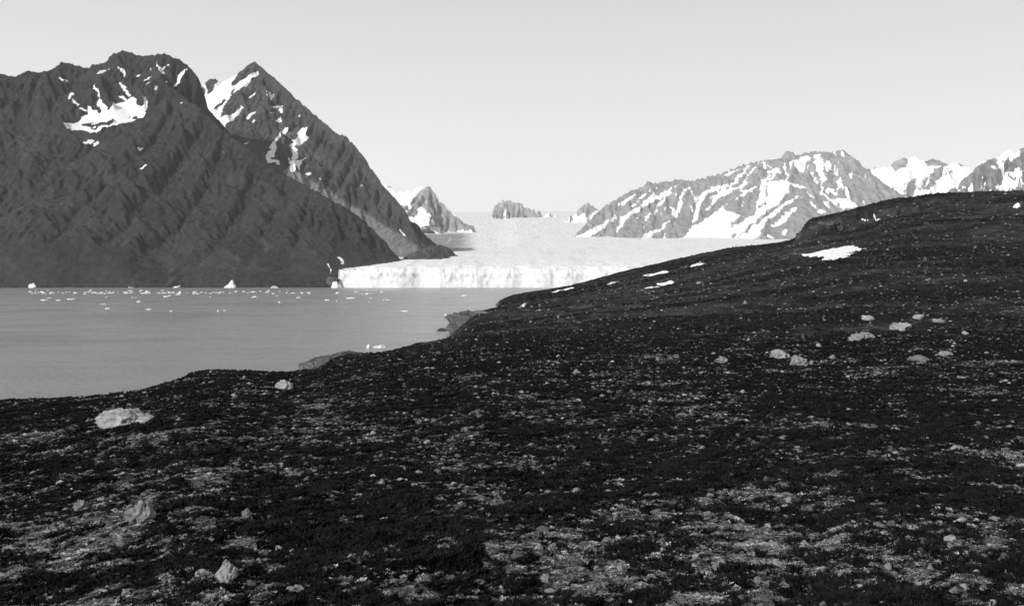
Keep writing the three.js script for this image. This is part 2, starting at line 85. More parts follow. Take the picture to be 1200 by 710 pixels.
function fbm(x, y, o = 4) { let s = 0, a = 1; for (let i = 0; i < o; i++) { s += a * noise(x, y); a *= 0.5; x = x * 2.03 + 17.3; y = y * 2.03 + 9.1; } return s; }
function ridged(x, y, o = 4) { let s = 0, a = 0.5, p = 1; for (let i = 0; i < o; i++) { let n = 1 - Math.abs(noise(x, y)) * 1.9; n *= n; s += a * n * p; p = Math.min(1, Math.max(0, n)); a *= 0.5; x = x * 2.07 + 5.7; y = y * 2.07 + 1.3; } return s; }
const sstep = (a, b, x) => { const t = Math.min(1, Math.max(0, (x - a) / (b - a))); return t * t * (3 - 2 * t); };
const lerp = (a, b, t) => a + (b - a) * t, clamp = (x, a, b) => Math.min(b, Math.max(a, x));
const names = {};
function numbered(n) { const k = names[n] = (names[n] ?? -1) + 1; return k ? n + '_' + String(k).padStart(3, '0') : n; }
function tag(o, label, category, group, kind) { o.userData = { label, category }; if (group) o.userData.group = group; if (kind) o.userData.kind = kind; return o; }
function shade(o) { o.traverse((m) => { if (m.isMesh) { m.castShadow = true; m.receiveShadow = true; } }); return o; }
function geo(pos, idx, col, uv) {
  const g = new THREE.BufferGeometry(); g.setAttribute('position', new THREE.BufferAttribute(pos instanceof Float32Array ? pos : new Float32Array(pos), 3));
  if (col) g.setAttribute('color', new THREE.BufferAttribute(col instanceof Float32Array ? col : new Float32Array(col), 3));
  if (uv) g.setAttribute('uv', new THREE.BufferAttribute(uv instanceof Float32Array ? uv : new Float32Array(uv), 2));
  g.setIndex(new THREE.BufferAttribute(idx instanceof Uint32Array ? idx : new Uint32Array(idx), 1)); g.computeVertexNormals(); return g;
}
function noiseTexture(n, fn, repeat = 1, srgb = false) {      // tiling grey texture from fn(u, v) in 0..1
  const d = new Uint8Array(n * n * 4);
  for (let j = 0; j < n; j++) for (let i = 0; i < n; i++) { const v = clamp(fn(i / n, j / n), 0, 1) * 255, k = (j * n + i) * 4; d[k] = d[k + 1] = d[k + 2] = v; d[k + 3] = 255; }
  const t = new THREE.DataTexture(d, n, n); t.wrapS = t.wrapT = THREE.RepeatWrapping; t.magFilter = THREE.LinearFilter; t.minFilter = THREE.LinearMipmapLinearFilter; t.generateMipmaps = true; t.repeat.set(repeat, repeat);
  if (srgb) t.colorSpace = THREE.SRGBColorSpace; t.needsUpdate = true; return t;
}
function tileNoise(u, v, f, seed, o = 4) {                    // noise that wraps: blend of four shifted copies
  const s = (a, b) => fbm(a * f + seed, b * f + seed * 1.7, o);
  const bu = sstep(0, 1, u), bv = sstep(0, 1, v);
  return lerp(lerp(s(u + 1, v + 1), s(u, v + 1), bu), lerp(s(u + 1, v), s(u, v), bu), bv);
}
const rockBump = noiseTexture(512, (u, v) => 0.5 + 0.5 * tileNoise(u, v, 9, 3.1, 5));
const fineBump = noiseTexture(512, (u, v) => 0.5 + 0.45 * tileNoise(u, v, 24, 8.4, 4));

// ---------------------------------------------------------------- fjord
{
  const n = 1024, wave = noiseTexture(n, (u, v) => 0.5 + 0.42 * tileNoise(u, v, 26, 1.9, 4));
  const ruffle = noiseTexture(512, (u, v) => 0.27 + 0.16 * tileNoise(u, v, 5, 4.2, 5) + 0.10 * tileNoise(v, u, 17, 2.2, 3)); ruffle.repeat.set(60 / 900, 34 / 260);   // gusts: ruffled and smoother lanes
  const g = new THREE.PlaneGeometry(9000, 6500, 1, 1); g.rotateX(-Math.PI / 2);
  const uv = g.attributes.uv, p = g.attributes.position; for (let i = 0; i < uv.count; i++) uv.setXY(i, p.getX(i) / 60, p.getZ(i) / 34);
  const m = new THREE.MeshPhysicalMaterial({ name: 'fjord water', color: new THREE.Color().setRGB(0.24, 0.24, 0.24), roughness: 1, ior: 1.333, bumpMap: wave, bumpScale: 0.5, roughnessMap: ruffle });
  const o = new THREE.Mesh(g, m); o.name = 'water'; o.position.set(-500, 0, -2000);
  tag(o, 'wind-rippled grey fjord water between dark hillside and mountains', 'water', null, 'structure'); scene.add(shade(o));
}

// ---------------------------------------------------------------- mountains
function erode(h, nx, nz, drops, seed, opt = {}) {           // rain drops wash gullies into a height grid (heights in cells)
  const r = rng(seed), { inertia = 0.08, cap = 5, dep = 0.25, ero = 0.3, evap = 0.02, life = 60, radius = 2 } = opt;
  const flow = new Float32Array(nx * nz), laid = new Float32Array(nx * nz);
  const br = []; let bw = 0; for (let j = -radius; j <= radius; j++) for (let i = -radius; i <= radius; i++) { const d = Math.hypot(i, j); if (d <= radius) { const w = radius + 0.5 - d; br.push([i, j, w]); bw += w; } }
  for (const b of br) b[2] /= bw;
  for (let n = 0; n < drops; n++) {
    let x = 3 + r() * (nx - 7), y = 3 + r() * (nz - 7), dx = 0, dy = 0, sp = 1, wa = 1, sed = 0;
    for (let s = 0; s < life; s++) {
      const xi = x | 0, yi = y | 0, u = x - xi, v = y - yi, k = yi * nx + xi;
      const a = h[k], b = h[k + 1], c = h[k + nx], d = h[k + nx + 1];
      const gx = (b - a) * (1 - v) + (d - c) * v, gy = (c - a) * (1 - u) + (d - b) * u, h0 = a * (1 - u) * (1 - v) + b * u * (1 - v) + c * (1 - u) * v + d * u * v;
      dx = dx * inertia - gx * (1 - inertia); dy = dy * inertia - gy * (1 - inertia);
      const l = Math.hypot(dx, dy); if (l < 1e-6) break; dx /= l; dy /= l;
      x += dx; y += dy; if (x < 3 || y < 3 || x > nx - 5 || y > nz - 5) break;
      flow[k] += wa;
      const xj = x | 0, yj = y | 0, u2 = x - xj, v2 = y - yj, k2 = yj * nx + xj;
      const h1 = h[k2] * (1 - u2) * (1 - v2) + h[k2 + 1] * u2 * (1 - v2) + h[k2 + nx] * (1 - u2) * v2 + h[k2 + nx + 1] * u2 * v2;
      const dh = h1 - h0, c_ = Math.max(-dh, 0.01) * sp * wa * cap;
      if (sed > c_ || dh > 0) { const q = dh > 0 ? Math.min(dh, sed) : (sed - c_) * dep; sed -= q; h[k] += q * (1 - u) * (1 - v); h[k + 1] += q * u * (1 - v); h[k + nx] += q * (1 - u) * v; h[k + nx + 1] += q * u * v; laid[k] += q; }
      else { const q = Math.min((c_ - sed) * ero, -dh); for (const [i, j, w] of br) h[k + j * nx + i] -= q * w; sed += q; laid[k] -= q; }
      sp = Math.sqrt(Math.max(0.05, sp * sp - dh * 4)); sp = Math.min(sp, 4); wa *= 1 - evap;
    }
  }
  return { flow, laid };
}
function polyDist(P, x, y) {                                 // signed distance, positive inside
  let d = 1e18, ins = false;
  for (let i = 0, j = P.length - 1; i < P.length; j = i++) {
    const [ax, ay] = P[i], [bx, by] = P[j], ex = bx - ax, ey = by - ay, wx = x - ax, wy = y - ay, t = clamp((wx * ex + wy * ey) / (ex * ex + ey * ey || 1), 0, 1);
    d = Math.min(d, (wx - ex * t) ** 2 + (wy - ey * t) ** 2);
    if ((ay > y) !== (by > y) && x < ((bx - ax) * (y - ay)) / (by - ay) + ax) ins = !ins;
  }
  return ins ? Math.sqrt(d) : -Math.sqrt(d);
}
function strokeFill(w, P, x, y) {                             // inside a tapering streak: positive
  let best = -1e9; const n = P.length - 1;
  for (let i = 0; i < n; i++) { const [ax, ay] = P[i], [bx, by] = P[i + 1], ex = bx - ax, ey = by - ay, wx = x - ax, wy = y - ay, t = clamp((wx * ex + wy * ey) / (ex * ex + ey * ey || 1), 0, 1), g = (i + t) / n * 2 - 1; best = Math.max(best, w * (1.15 - 0.85 * g * g * (n > 1 ? 1 : 0.6)) - Math.hypot(wx - ex * t, wy - ey * t)); }
  return best;
}
const box = (P, m) => { let a = 1e9, b = -1e9, c = 1e9, d = -1e9; for (const [x, y] of P) { a = Math.min(a, x); b = Math.max(b, x); c = Math.min(c, y); d = Math.max(d, y); } return [a - m, b + m, c - m, d + m]; };
function snowField(R, s) {                                   // snow cover by place on the face (metres across, metres up)
  const m = 6 * s, P = R.poly.map((p) => [p, box(p, m)]), S = R.stroke.map(([w, p]) => [w, p, box(p, m + w)]), Hh = R.hole.map((p) => [p, box(p, m)]);
  const inb = (b, x, y) => x > b[0] && x < b[1] && y > b[2] && y < b[3];
  return (x, y) => {
    let f = -m;
    for (const [p, b] of P) if (inb(b, x, y)) f = Math.max(f, Math.min(m, polyDist(p, x, y)));
    for (const [w, p, b] of S) if (inb(b, x, y)) f = Math.max(f, strokeFill(w, p, x, y));
    for (const [p, b] of Hh) if (inb(b, x, y)) f = Math.min(f, -polyDist(p, x, y));
    return f;
  };
}
const rockMat = (name, scale) => new THREE.MeshPhysicalMaterial({ name, vertexColors: true, roughness: 0.95, specularIntensity: 0.25, bumpMap: rockBump, bumpScale: scale });
const snowMat = new THREE.MeshStandardMaterial({ name: 'old snow', color: new THREE.Color().setRGB(0.8, 0.8, 0.8), roughness: 0.85, bumpMap: fineBump, bumpScale: 0.6 });

function mountain(name, label, R, o) {
  const { x0, x1, z0, z1, cell, seed } = o, nx = Math.round((x1 - x0) / cell) + 1, nz = Math.round((z1 - z0) / cell) + 1;
  const h = new Float32Array(nx * nz), rd = new Float32Array(nx * nz), segs = [];
  R.ridges.forEach((r, n) => { for (let i = 0; i + 1 < r.length; i++) segs.push([...r[i], ...r[i + 1], n < (o.mains ?? 1) ? o.back ?? 1.8 : 1]); });
  const nf = o.noise;
  for (let j = 0; j < nz; j++) for (let i = 0; i < nx; i++) {
    const X = x0 + i * cell, Z = z0 + j * cell;
    const wx = X + nf * 0.35 * fbm(X / (nf * 2.2) + seed, Z / (nf * 2.2), 3), wz = Z + nf * 0.35 * fbm(X / (nf * 2.2) + 50 + seed, Z / (nf * 2.2) + 9, 3);
    let best = -1e9, dist = 1e9;
    for (const [ax, ay, az, as, bx, by, bz, bs, bk] of segs) {
      const ex = bx - ax, ez = bz - az, L = ex * ex + ez * ez;
      for (let q = 0; q < 1; q++) {
        const t0 = clamp(((X - ax) * ex + (Z - az) * ez) / L, 0, 1), d0 = Math.hypot(X - ax - ex * t0, Z - az - ez * t0);
        const k = sstep(nf * 0.1, nf * 0.9, d0), px = lerp(X, wx, k), pz = lerp(Z, wz, k);
        const tu = ((px - ax) * ex + (pz - az) * ez) / L, t = clamp(tu, 0, 1), d = Math.hypot(px - ax - ex * t, pz - az - ez * t);
        const y = ay + (by - ay) * t, over = bk > 1 ? Math.max(tu - 1, -tu, 0) * Math.sqrt(L) / (d + 1) : 0, s = (as + (bs - as) * t) * (bk > 1 ? (ex * (pz - az) - ez * (px - ax) > 0 ? bk : lerp(1, bk, sstep(0.45, 0.85, over))) : 1), v = y - s * d * (1 - 0.10 * Math.min(1, d / (nf * 8)));
        if (v > best) { best = v; dist = d0; }
      }
    }
    const k = j * nx + i, amp = nf * sstep(0, nf * 1.2, dist);
    rd[k] = dist;
    const al = X * o.dir[0] + Z * o.dir[1], ac = X * o.dir[1] - Z * o.dir[0];
    h[k] = best + amp * ((o.rib ?? 0.42) * (ridged(ac / (nf * 1.7) + seed, al / (nf * 6.5), 4) - 0.45) + (o.rib ?? 0.42) * 0.35 * (ridged(ac / (nf * 0.55) + seed, al / (nf * 1.8), 3) - 0.45)) + (o.jag ?? 0.06) * nf * (ridged(X / (nf * 0.33) + seed * 3, Z / (nf * 0.33), 3) - 0.45);
  }
  const hc = new Float32Array(nx * nz); for (let k = 0; k < hc.length; k++) hc[k] = h[k] / cell;
  const { flow, laid } = erode(hc, nx, nz, o.drops, seed * 31 + 7, o.ero);
  for (let k = 0; k < h.length; k++) { const e = hc[k] * cell, w = sstep(0, nf * 0.5, rd[k]); h[k] = lerp(lerp(h[k], e, 0.35), e, w); }
  const blur = (R) => {
    const s = Float32Array.from(h), t = new Float32Array(nx * nz);
    for (let pass = 0; pass < 2; pass++) {
      for (let j = 0; j < nz; j++) { let a = 0; for (let i = -R; i < nx; i++) { if (i + R < nx) a += s[j * nx + i + R]; if (i - R - 1 >= 0) a -= s[j * nx + i - R - 1]; if (i >= 0) t[j * nx + i] = a / (Math.min(nx - 1, i + R) - Math.max(0, i - R) + 1); } }
      for (let i = 0; i < nx; i++) { let a = 0; for (let j = -R; j < nz; j++) { if (j + R < nz) a += t[(j + R) * nx + i]; if (j - R - 1 >= 0) a -= t[(j - R - 1) * nx + i]; if (j >= 0) s[j * nx + i] = a / (Math.min(nz - 1, j + R) - Math.max(0, j - R) + 1); } }
    }
    return s;
  };
  if (o.talus) {                                            // loose debris smooths the lower slopes
    const s = blur(9);
    for (let j = 0; j < nz; j++) for (let i = 0; i < nx; i++) { const k = j * nx + i, X = x0 + i * cell, Z = z0 + j * cell; h[k] = lerp(h[k], s[k], 0.9 * sstep(o.talus * 1.3, o.talus * 0.7, h[k] + o.talus * 0.45 * fbm(X / 190, Z / 190, 2))); }
  }
  if (o.crag) for (let j = 0; j < nz; j++) for (let i = 0; i < nx; i++) { const X = x0 + i * cell, Z = z0 + j * cell, k = j * nx + i; const talus = o.talus ? sstep(o.talus * 1.25, o.talus * 0.75, h[k] + 40 * noise(X / 150, Z / 150)) : 0; const al = X * o.dir[0] + Z * o.dir[1], ac = X * o.dir[1] - Z * o.dir[0], bl = 0.5 + 0.8 * noise(X / 170 + 5, Z / 170); h[k] += o.crag * (1 - 0.85 * talus) * ((ridged(ac / (cell * 5) + 3, al / (cell * 16) + seed, 3) - 0.5) * 0.8 + bl * (ridged(X / (cell * 4) + 9, Z / (cell * 4), 3) - 0.5) * 0.55); }
  if (o.shore) for (let j = 0; j < nz; j++) for (let i = 0; i < nx; i++) { const X = x0 + i * cell, Z = z0 + j * cell, k = j * nx + i, tt = Z - o.shore - 14 * fbm(X / 130, 5, 3), lim = tt * 0.62 + (tt > 0 ? tt * tt * 0.007 : 0); if (h[k] > lim - 12) h[k] = h[k] > lim + 12 ? lim : lerp(h[k], lim, (h[k] - lim + 12) / 24); }   // the sea has cut the foot of the slope
  // flow along the slope, blurred, tells gullies from ribs
  const fl = new Float32Array(nx * nz), lb = new Float32Array(nx * nz);
  for (let j = 1; j < nz - 1; j++) for (let i = 1; i < nx - 1; i++) { let s = 0, q = 0; for (let b = -1; b <= 1; b++) for (let a = -1; a <= 1; a++) { s += flow[(j + b) * nx + i + a]; q += laid[(j + b) * nx + i + a]; } fl[j * nx + i] = Math.log(1 + s); lb[j * nx + i] = q / 9; }
  // outlines were surveyed as bearings from the camera station: find each point on the rock itself
  const ground = (X, Z) => { const a = clamp((X - x0) / cell, 0, nx - 1.001), b = clamp((Z - z0) / cell, 0, nz - 1.001), i = a | 0, j = b | 0, u = a - i, v = b - j, k = j * nx + i; return (h[k] * (1 - u) + h[k + 1] * u) * (1 - v) + (h[k + nx] * (1 - u) + h[k + nx + 1] * u) * v; };
  const survey = ([px, py]) => { for (let dip = py; dip < py + 25; dip++) { const u = (px - 600) / 1039, v = (321 - dip) / 1039; for (let Z = z0 + cell; Z < z1 - cell; Z += cell * 0.7) { const X = u * Z; if (X < x0 || X > x1) continue; if (EYE + v * Z < ground(X, Z)) return [X, EYE + (321 - py) / 1039 * Z]; } } const Z = (z0 + z1) / 2; return [(px - 600) / 1039 * Z, EYE + (321 - py) / 1039 * Z]; };
  const S = { poly: o.allSnow ? [[[-9e3, -9e3], [29e3, -9e3], [29e3, 9e3], [-9e3, 9e3]]] : R.poly.map((p) => p.map(survey)), hole: R.hole.map((p) => p.map(survey)), stroke: R.stroke.map(([w, p]) => [w, p.map(survey)]) };
  const screePoly = R.scree && R.scree.map(survey);
  const field = snowField(S, o.edge), sf = new Float32Array(nx * nz), pos = new Float32Array(nx * nz * 3), col = new Float32Array(nx * nz * 3), uv = new Float32Array(nx * nz * 2);
  let fm = 0; for (let k = 0; k < fl.length; k++) fm += fl[k]; fm /= fl.length;
  for (let j = 0; j < nz; j++) for (let i = 0; i < nx; i++) {
    const k = j * nx + i, X = x0 + i * cell, Z = z0 + j * cell, y = h[k];
    pos[k * 3] = X; pos[k * 3 + 1] = y; pos[k * 3 + 2] = -Z;
    uv[k * 2] = X / o.tile; uv[k * 2 + 1] = (y * 0.9 + Z * 0.7) / o.tile;
    const hx = (h[j * nx + Math.min(nx - 1, i + 1)] - h[j * nx + Math.max(0, i - 1)]) / (2 * cell), hz = (h[Math.min(nz - 1, j + 1) * nx + i] - h[Math.max(0, j - 1) * nx + i]) / (2 * cell), sl = Math.hypot(hx, hz);
    const e = o.edge;
    sf[k] = field(X + e * 1.6 * fbm(X / (e * 6), y / (e * 6) + seed, 3), y + e * 1.6 * fbm(X / (e * 6) + 40, y / (e * 6), 3)) + e * 0.9 * fbm(X / (e * 1.9), y / (e * 1.9) + 3, 3) + e * (0.9 * (fl[k] - fm) * (o.gully ?? 0.5) - 0.8 * Math.max(0, sl - 1.5));
    if (o.patch) { const al = X * o.dir[0] + Z * o.dir[1], ac = X * o.dir[1] - Z * o.dir[0], s2 = e * 2 * (fbm((ac + e * 3 * noise(al / (e * 11), ac / (e * 20))) / (e * 1.5) + 7, al / (e * 14), 3) * (0.8 + 0.5 * noise(X / 300, y / 200))  + 0.25 * (fl[k] - fm) - o.patch + (o.patchUp ? sstep(o.patchUp[0], o.patchUp[1], y) * 0.5 : 0)); if (s2 > sf[k]) sf[k] = s2; }
    // rock: dark crystalline ribs, paler loose debris where the gullies run out
    const band = fbm((X * 0.5 + y) / 70 + seed, (X - y * 0.4) / 160, 4), fine = fbm(X / (cell * 5), (y + Z) / (cell * 5), 3);
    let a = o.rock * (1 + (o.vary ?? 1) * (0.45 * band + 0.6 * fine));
    if (o.scree) { const t = sstep(0.02, 0.5, lb[k] + 0.25 * (o.talus ? sstep(o.talus * 1.2, o.talus * 0.6, y + 50 * noise(X / 120, Z / 120)) : 0)) * sstep(1.2, 0.75, sl); const st = 0.5 + 0.5 * fbm((X + 0.55 * y) / 22, (y - Z) / 240, 3); a = lerp(a, o.scree * (0.45 + 1.1 * st), t * 0.85); }
    if (screePoly) { const t = sstep(-10, 6, polyDist(screePoly, X, y) + 9 * fbm(X / 30, y / 30, 3)); a = lerp(a, o.scree * (1.1 + 0.7 * fbm((X + y) / 60, (X - y) / 9, 3)), t); if (t > 0) sf[k] -= 30 * t; }
    col[k * 3] = col[k * 3 + 1] = col[k * 3 + 2] = Math.max(0.012, a);
  }
  { const s = blur(4); for (let k = 0; k < h.length; k++) if (sf[k] > 0 && rd[k] > cell * 3) pos[k * 3 + 1] = lerp(h[k], s[k], 0.85 * sstep(0, o.edge * 1.5, sf[k])); }   // snow fills the hollows
  // cut the sheet along the snow line: rock on one side, snow on the other
  const P = [[], []], C = [[], []], U = [[], []], I = [[], []], map = [new Map(), new Map()];
  const vert = (side, key, w) => {                            // w: [index a, index b, t]
    let id = map[side].get(key); if (id !== undefined) return id;
    id = P[side].length / 3; map[side].set(key, id); const [a, b, t] = w;
    for (let c = 0; c < 3; c++) { P[side].push(lerp(pos[a * 3 + c], pos[b * 3 + c], t)); C[side].push(lerp(col[a * 3 + c], col[b * 3 + c], t)); }
    for (let c = 0; c < 2; c++) U[side].push(lerp(uv[a * 2 + c], uv[b * 2 + c], t)); return id;
  };
  const N = nx * nz, low = o.floor ?? -20;
  const tri = (a, b, c) => {
    if (h[a] < low && h[b] < low && h[c] < low) return;
    const V = [a, b, c];
    for (let side = 0; side < 2; side++) {
      const ins = V.map((v) => (sf[v] > 0) === (side === 1)), poly = [];
      for (let e = 0; e < 3; e++) {
        const p = V[e], q = V[(e + 1) % 3];
        if (ins[e]) poly.push(vert(side, p, [p, p, 0]));
        if (ins[e] !== ins[(e + 1) % 3]) { const lo = Math.min(p, q), hi = Math.max(p, q), t = clamp(sf[lo] / (sf[lo] - sf[hi]), 0.02, 0.98); poly.push(vert(side, N + lo * N + hi, [lo, hi, t])); }
      }
      for (let e = 1; e + 1 < poly.length; e++) I[side].push(poly[0], poly[e], poly[e + 1]);
    }
  };
  for (let j = 0; j + 1 < nz; j++) for (let i = 0; i + 1 < nx; i++) { const a = j * nx + i, b = a + 1, c = a + nx, d = c + 1; if (Math.abs(h[a] - h[d]) < Math.abs(h[b] - h[c])) { tri(a, b, d); tri(a, d, c); } else { tri(a, b, c); tri(b, d, c); } }
  const root = new THREE.Group(); root.name = numbered(name);
  const rock = new THREE.Mesh(geo(P[0], I[0], C[0], U[0]), rockMat('mountain rock', o.bump)); rock.name = 'rock_face'; root.add(rock);
  if (I[1].length) { const s = new THREE.Mesh(geo(P[1], I[1], null, U[1]), snowMat); s.name = 'snow_field'; root.add(s); }
  tag(root, label, 'mountain', null, 'structure'); scene.add(shade(root));
  return { nx, nz, h, tris: (I[0].length + I[1].length) / 3 };
}
const stats = [];
stats.push(mountain('mountain', 'dark craggy massif rising from the fjord with a bright snow hollow under its crest', RANGES.massif, { mains: 2, shore: 2040, x0: -2750, x1: -130, z0: 1960, z1: 3260, cell: 3.6, seed: 3, dir: [0.8, -0.6], rib: 0.5, noise: 90, drops: 45000, ero: { ero: 0.07, life: 60 }, crag: 8, talus: 105, edge: 6, gully: 0.25, tile: 110, bump: 4, rock: 0.032, scree: 0.052, floor: -15 }));
stats.push(mountain('mountain', 'tall pyramid-shaped dark peak with snow-filled gullies behind the massif', RANGES.pyramid, { x0: -1650, x1: -180, z0: 2650, z1: 4000, cell: 4.2, seed: 8, dir: [0.45, -0.9], rib: 0.4, noise: 80, drops: 40000, ero: { ero: 0.12, life: 50 }, crag: 9, edge: 7, gully: 0.25, tile: 110, bump: 5, rock: 0.055, scree: 0.15, talus: 190, floor: 20 }));
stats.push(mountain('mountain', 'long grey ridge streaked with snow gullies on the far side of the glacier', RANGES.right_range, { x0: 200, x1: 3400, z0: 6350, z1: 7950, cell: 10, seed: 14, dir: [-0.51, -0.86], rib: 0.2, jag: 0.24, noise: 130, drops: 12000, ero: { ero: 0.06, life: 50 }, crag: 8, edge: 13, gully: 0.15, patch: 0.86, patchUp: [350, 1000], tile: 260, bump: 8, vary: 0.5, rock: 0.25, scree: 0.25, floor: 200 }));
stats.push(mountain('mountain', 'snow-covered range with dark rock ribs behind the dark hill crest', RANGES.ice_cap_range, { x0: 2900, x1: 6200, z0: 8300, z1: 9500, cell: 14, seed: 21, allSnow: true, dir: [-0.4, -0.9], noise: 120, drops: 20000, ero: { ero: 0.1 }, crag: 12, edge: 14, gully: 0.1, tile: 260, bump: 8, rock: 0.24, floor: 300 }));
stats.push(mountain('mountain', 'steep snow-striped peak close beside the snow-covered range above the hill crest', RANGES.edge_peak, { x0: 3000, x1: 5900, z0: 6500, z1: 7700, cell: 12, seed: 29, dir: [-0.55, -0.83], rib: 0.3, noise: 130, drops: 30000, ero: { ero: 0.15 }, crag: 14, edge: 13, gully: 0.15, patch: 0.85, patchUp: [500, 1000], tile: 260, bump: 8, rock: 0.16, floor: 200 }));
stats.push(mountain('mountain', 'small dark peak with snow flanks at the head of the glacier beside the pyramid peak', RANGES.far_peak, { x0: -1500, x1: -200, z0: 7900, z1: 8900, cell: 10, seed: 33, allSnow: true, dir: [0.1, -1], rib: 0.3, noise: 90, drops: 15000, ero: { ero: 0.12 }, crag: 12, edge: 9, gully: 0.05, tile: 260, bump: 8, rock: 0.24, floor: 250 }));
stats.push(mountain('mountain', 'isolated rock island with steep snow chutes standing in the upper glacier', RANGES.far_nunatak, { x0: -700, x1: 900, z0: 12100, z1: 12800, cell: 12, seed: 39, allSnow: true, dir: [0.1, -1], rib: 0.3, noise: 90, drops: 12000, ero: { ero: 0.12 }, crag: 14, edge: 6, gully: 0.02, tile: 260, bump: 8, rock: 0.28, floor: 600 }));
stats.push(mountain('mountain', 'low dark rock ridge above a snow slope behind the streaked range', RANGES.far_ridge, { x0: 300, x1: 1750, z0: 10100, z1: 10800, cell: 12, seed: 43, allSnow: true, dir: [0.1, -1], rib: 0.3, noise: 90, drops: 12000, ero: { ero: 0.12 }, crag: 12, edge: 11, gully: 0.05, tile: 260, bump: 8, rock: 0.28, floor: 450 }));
console.log('mountain tris', stats.map((s) => s.tris).join(' '));

// ---------------------------------------------------------------- glacier
{
  const prof = [[1990, 44], [2050, 47], [2600, 76], [3100, 104], [4000, 147], [5000, 200], [6500, 288], [8000, 416], [10000, 600], [13000, 880], [16000, 1180]];
  const surf = (Z) => { let i = 0; while (i < prof.length - 2 && Z > prof[i + 1][0]) i++; const [a, b] = prof[i], [c, d] = prof[i + 1]; return lerp(b, d, (Z - a) / (c - a)); };
  const rows = []; for (let r = 0; r < 16; r++) rows.push(['f', r / 15]);
  let Z = 0; while (Z < 13500) { rows.push(['s', Z]); Z += 3.5 + Z * 0.011; }
  const nx = 460, pos = new Float32Array(nx * rows.length * 3), col = new Float32Array(nx * rows.length * 3), uv = new Float32Array(nx * rows.length * 2);
  const crack = (x, z) => { const w = x + 18 * noise(x / 40, z / 40), q = z + 22 * noise(x / 55 + 9, z / 55); return ridged(w / 46, q / 26, 3); };
  const frontZ = (x) => 2052 + 30 * noise(x / 170, 3) + 18 * noise(x / 60, 8) + 0.00010 * (x - 80) * (x - 80) * 0.3;
  rows.forEach(([kind, v], j) => {
    for (let i = 0; i < nx; i++) {
      const t = i / (nx - 1), k = j * nx + i;
      const far = kind === 's' ? v : 0, spread = 1 + far / 1400;
      let x = lerp(-405, 560, t), y, z;
      if (far > 0) x = lerp(-405 - far * 0.12, 560 + far * 0.55, t);
      const f0 = frontZ(x), serac = 7 * (crack(x, f0) - 0.5) + 5 * noise(x / 23, 4);
      if (kind === 'f') {
        const top = surf(f0) + serac - 4, cleft = Math.pow(Math.max(0, ridged(x / 24 + 2.2 * noise(v * 2.2, x / 30), v * 0.8 + 3, 3) - 0.55), 1) * 17 + 5 * fbm(x / 16, v * 3, 3);
        y = lerp(-3, top, v); z = f0 - (1 - v) * 4 + cleft * (0.35 + 0.65 * v) + 6 * sstep(0.82, 1, v);
      } else {
        z = f0 + 7 + v; const a = 6 * Math.exp(-v / 260) + 2.5 + Math.min(9, v * 0.0012);
        y = surf(z) + (v < 12 ? lerp(serac - 4, 0, v / 12) : 0) * 1 + a * (crack(x, z) - 0.55) * sstep(0, 14, v) + 8 * fbm(x / 300, z / 420, 3) * sstep(30, 400, v);
        const xl = (x - lerp(-300, 60, sstep(2050, 5200, z))); y -= 14 * sstep(60, -120, xl + 60);
      }
      pos.set([x, y, -z], k * 3); uv.set([x / 60, (z + y) / 60], k * 2);
      // clean ice, with rock dirt along the left margin of the upper tongue and thin streaks along the flow
      let a = 0.74 + 0.08 * fbm(x / 22, z / 50, 3);
      const px = x / z;                                      // debris band follows the valley side, by bearing of the flow line
      const dirt = sstep(0.016, -0.012, px + 0.052 + 0.010 * fbm(x / 90, z / 200, 3)) * sstep(3700, 4100, z) * sstep(8200, 7600, z + 300 * noise(x / 80, 2));
      a = lerp(a, 0.22 + 0.12 * fbm(x / 25, z / 50, 3), clamp(dirt, 0, 1));
      const st = sstep(0.25, 0.6, fbm(x / (26 + far * 0.004) + 0.4 * noise(z / 300, 1), z / 900, 3)); a = lerp(a, 0.55, st * 0.5);
      if (kind === 'f') a -= 0.20 * sstep(0.15, 0.5, fbm(x / 9, v * 4 + 7, 3));
      col.set([a, a, a], k * 3);
    }
  });
  const idx = []; for (let j = 0; j + 1 < rows.length; j++) for (let i = 0; i + 1 < nx; i++) { const a = j * nx + i; idx.push(a, a + 1, a + nx, a + 1, a + nx + 1, a + nx); }
  const m = new THREE.MeshStandardMaterial({ name: 'glacier ice', vertexColors: true, roughness: 0.7, bumpMap: fineBump, bumpScale: 1.2 });
  const cut = 16 * (nx - 1) * 6, root = new THREE.Group(); root.name = 'glacier';
  const fr = new THREE.Mesh(geo(pos.slice(0, nx * 17 * 3), idx.slice(0, cut), col.slice(0, nx * 17 * 3), uv.slice(0, nx * 17 * 2)), m); fr.name = 'ice_cliff'; root.add(fr);
  const o = 16 * nx, si = idx.slice(cut).map((v) => v - o);
  const su = new THREE.Mesh(geo(pos.slice(o * 3), si, col.slice(o * 3), uv.slice(o * 2)), m); su.name = 'ice_surface'; root.add(su);
  tag(root, 'pale crevassed glacier ending in an ice cliff at the fjord', 'glacier', null, 'structure'); scene.add(shade(root));
  console.log('glacier tris', idx.length / 3, rows.length);
}

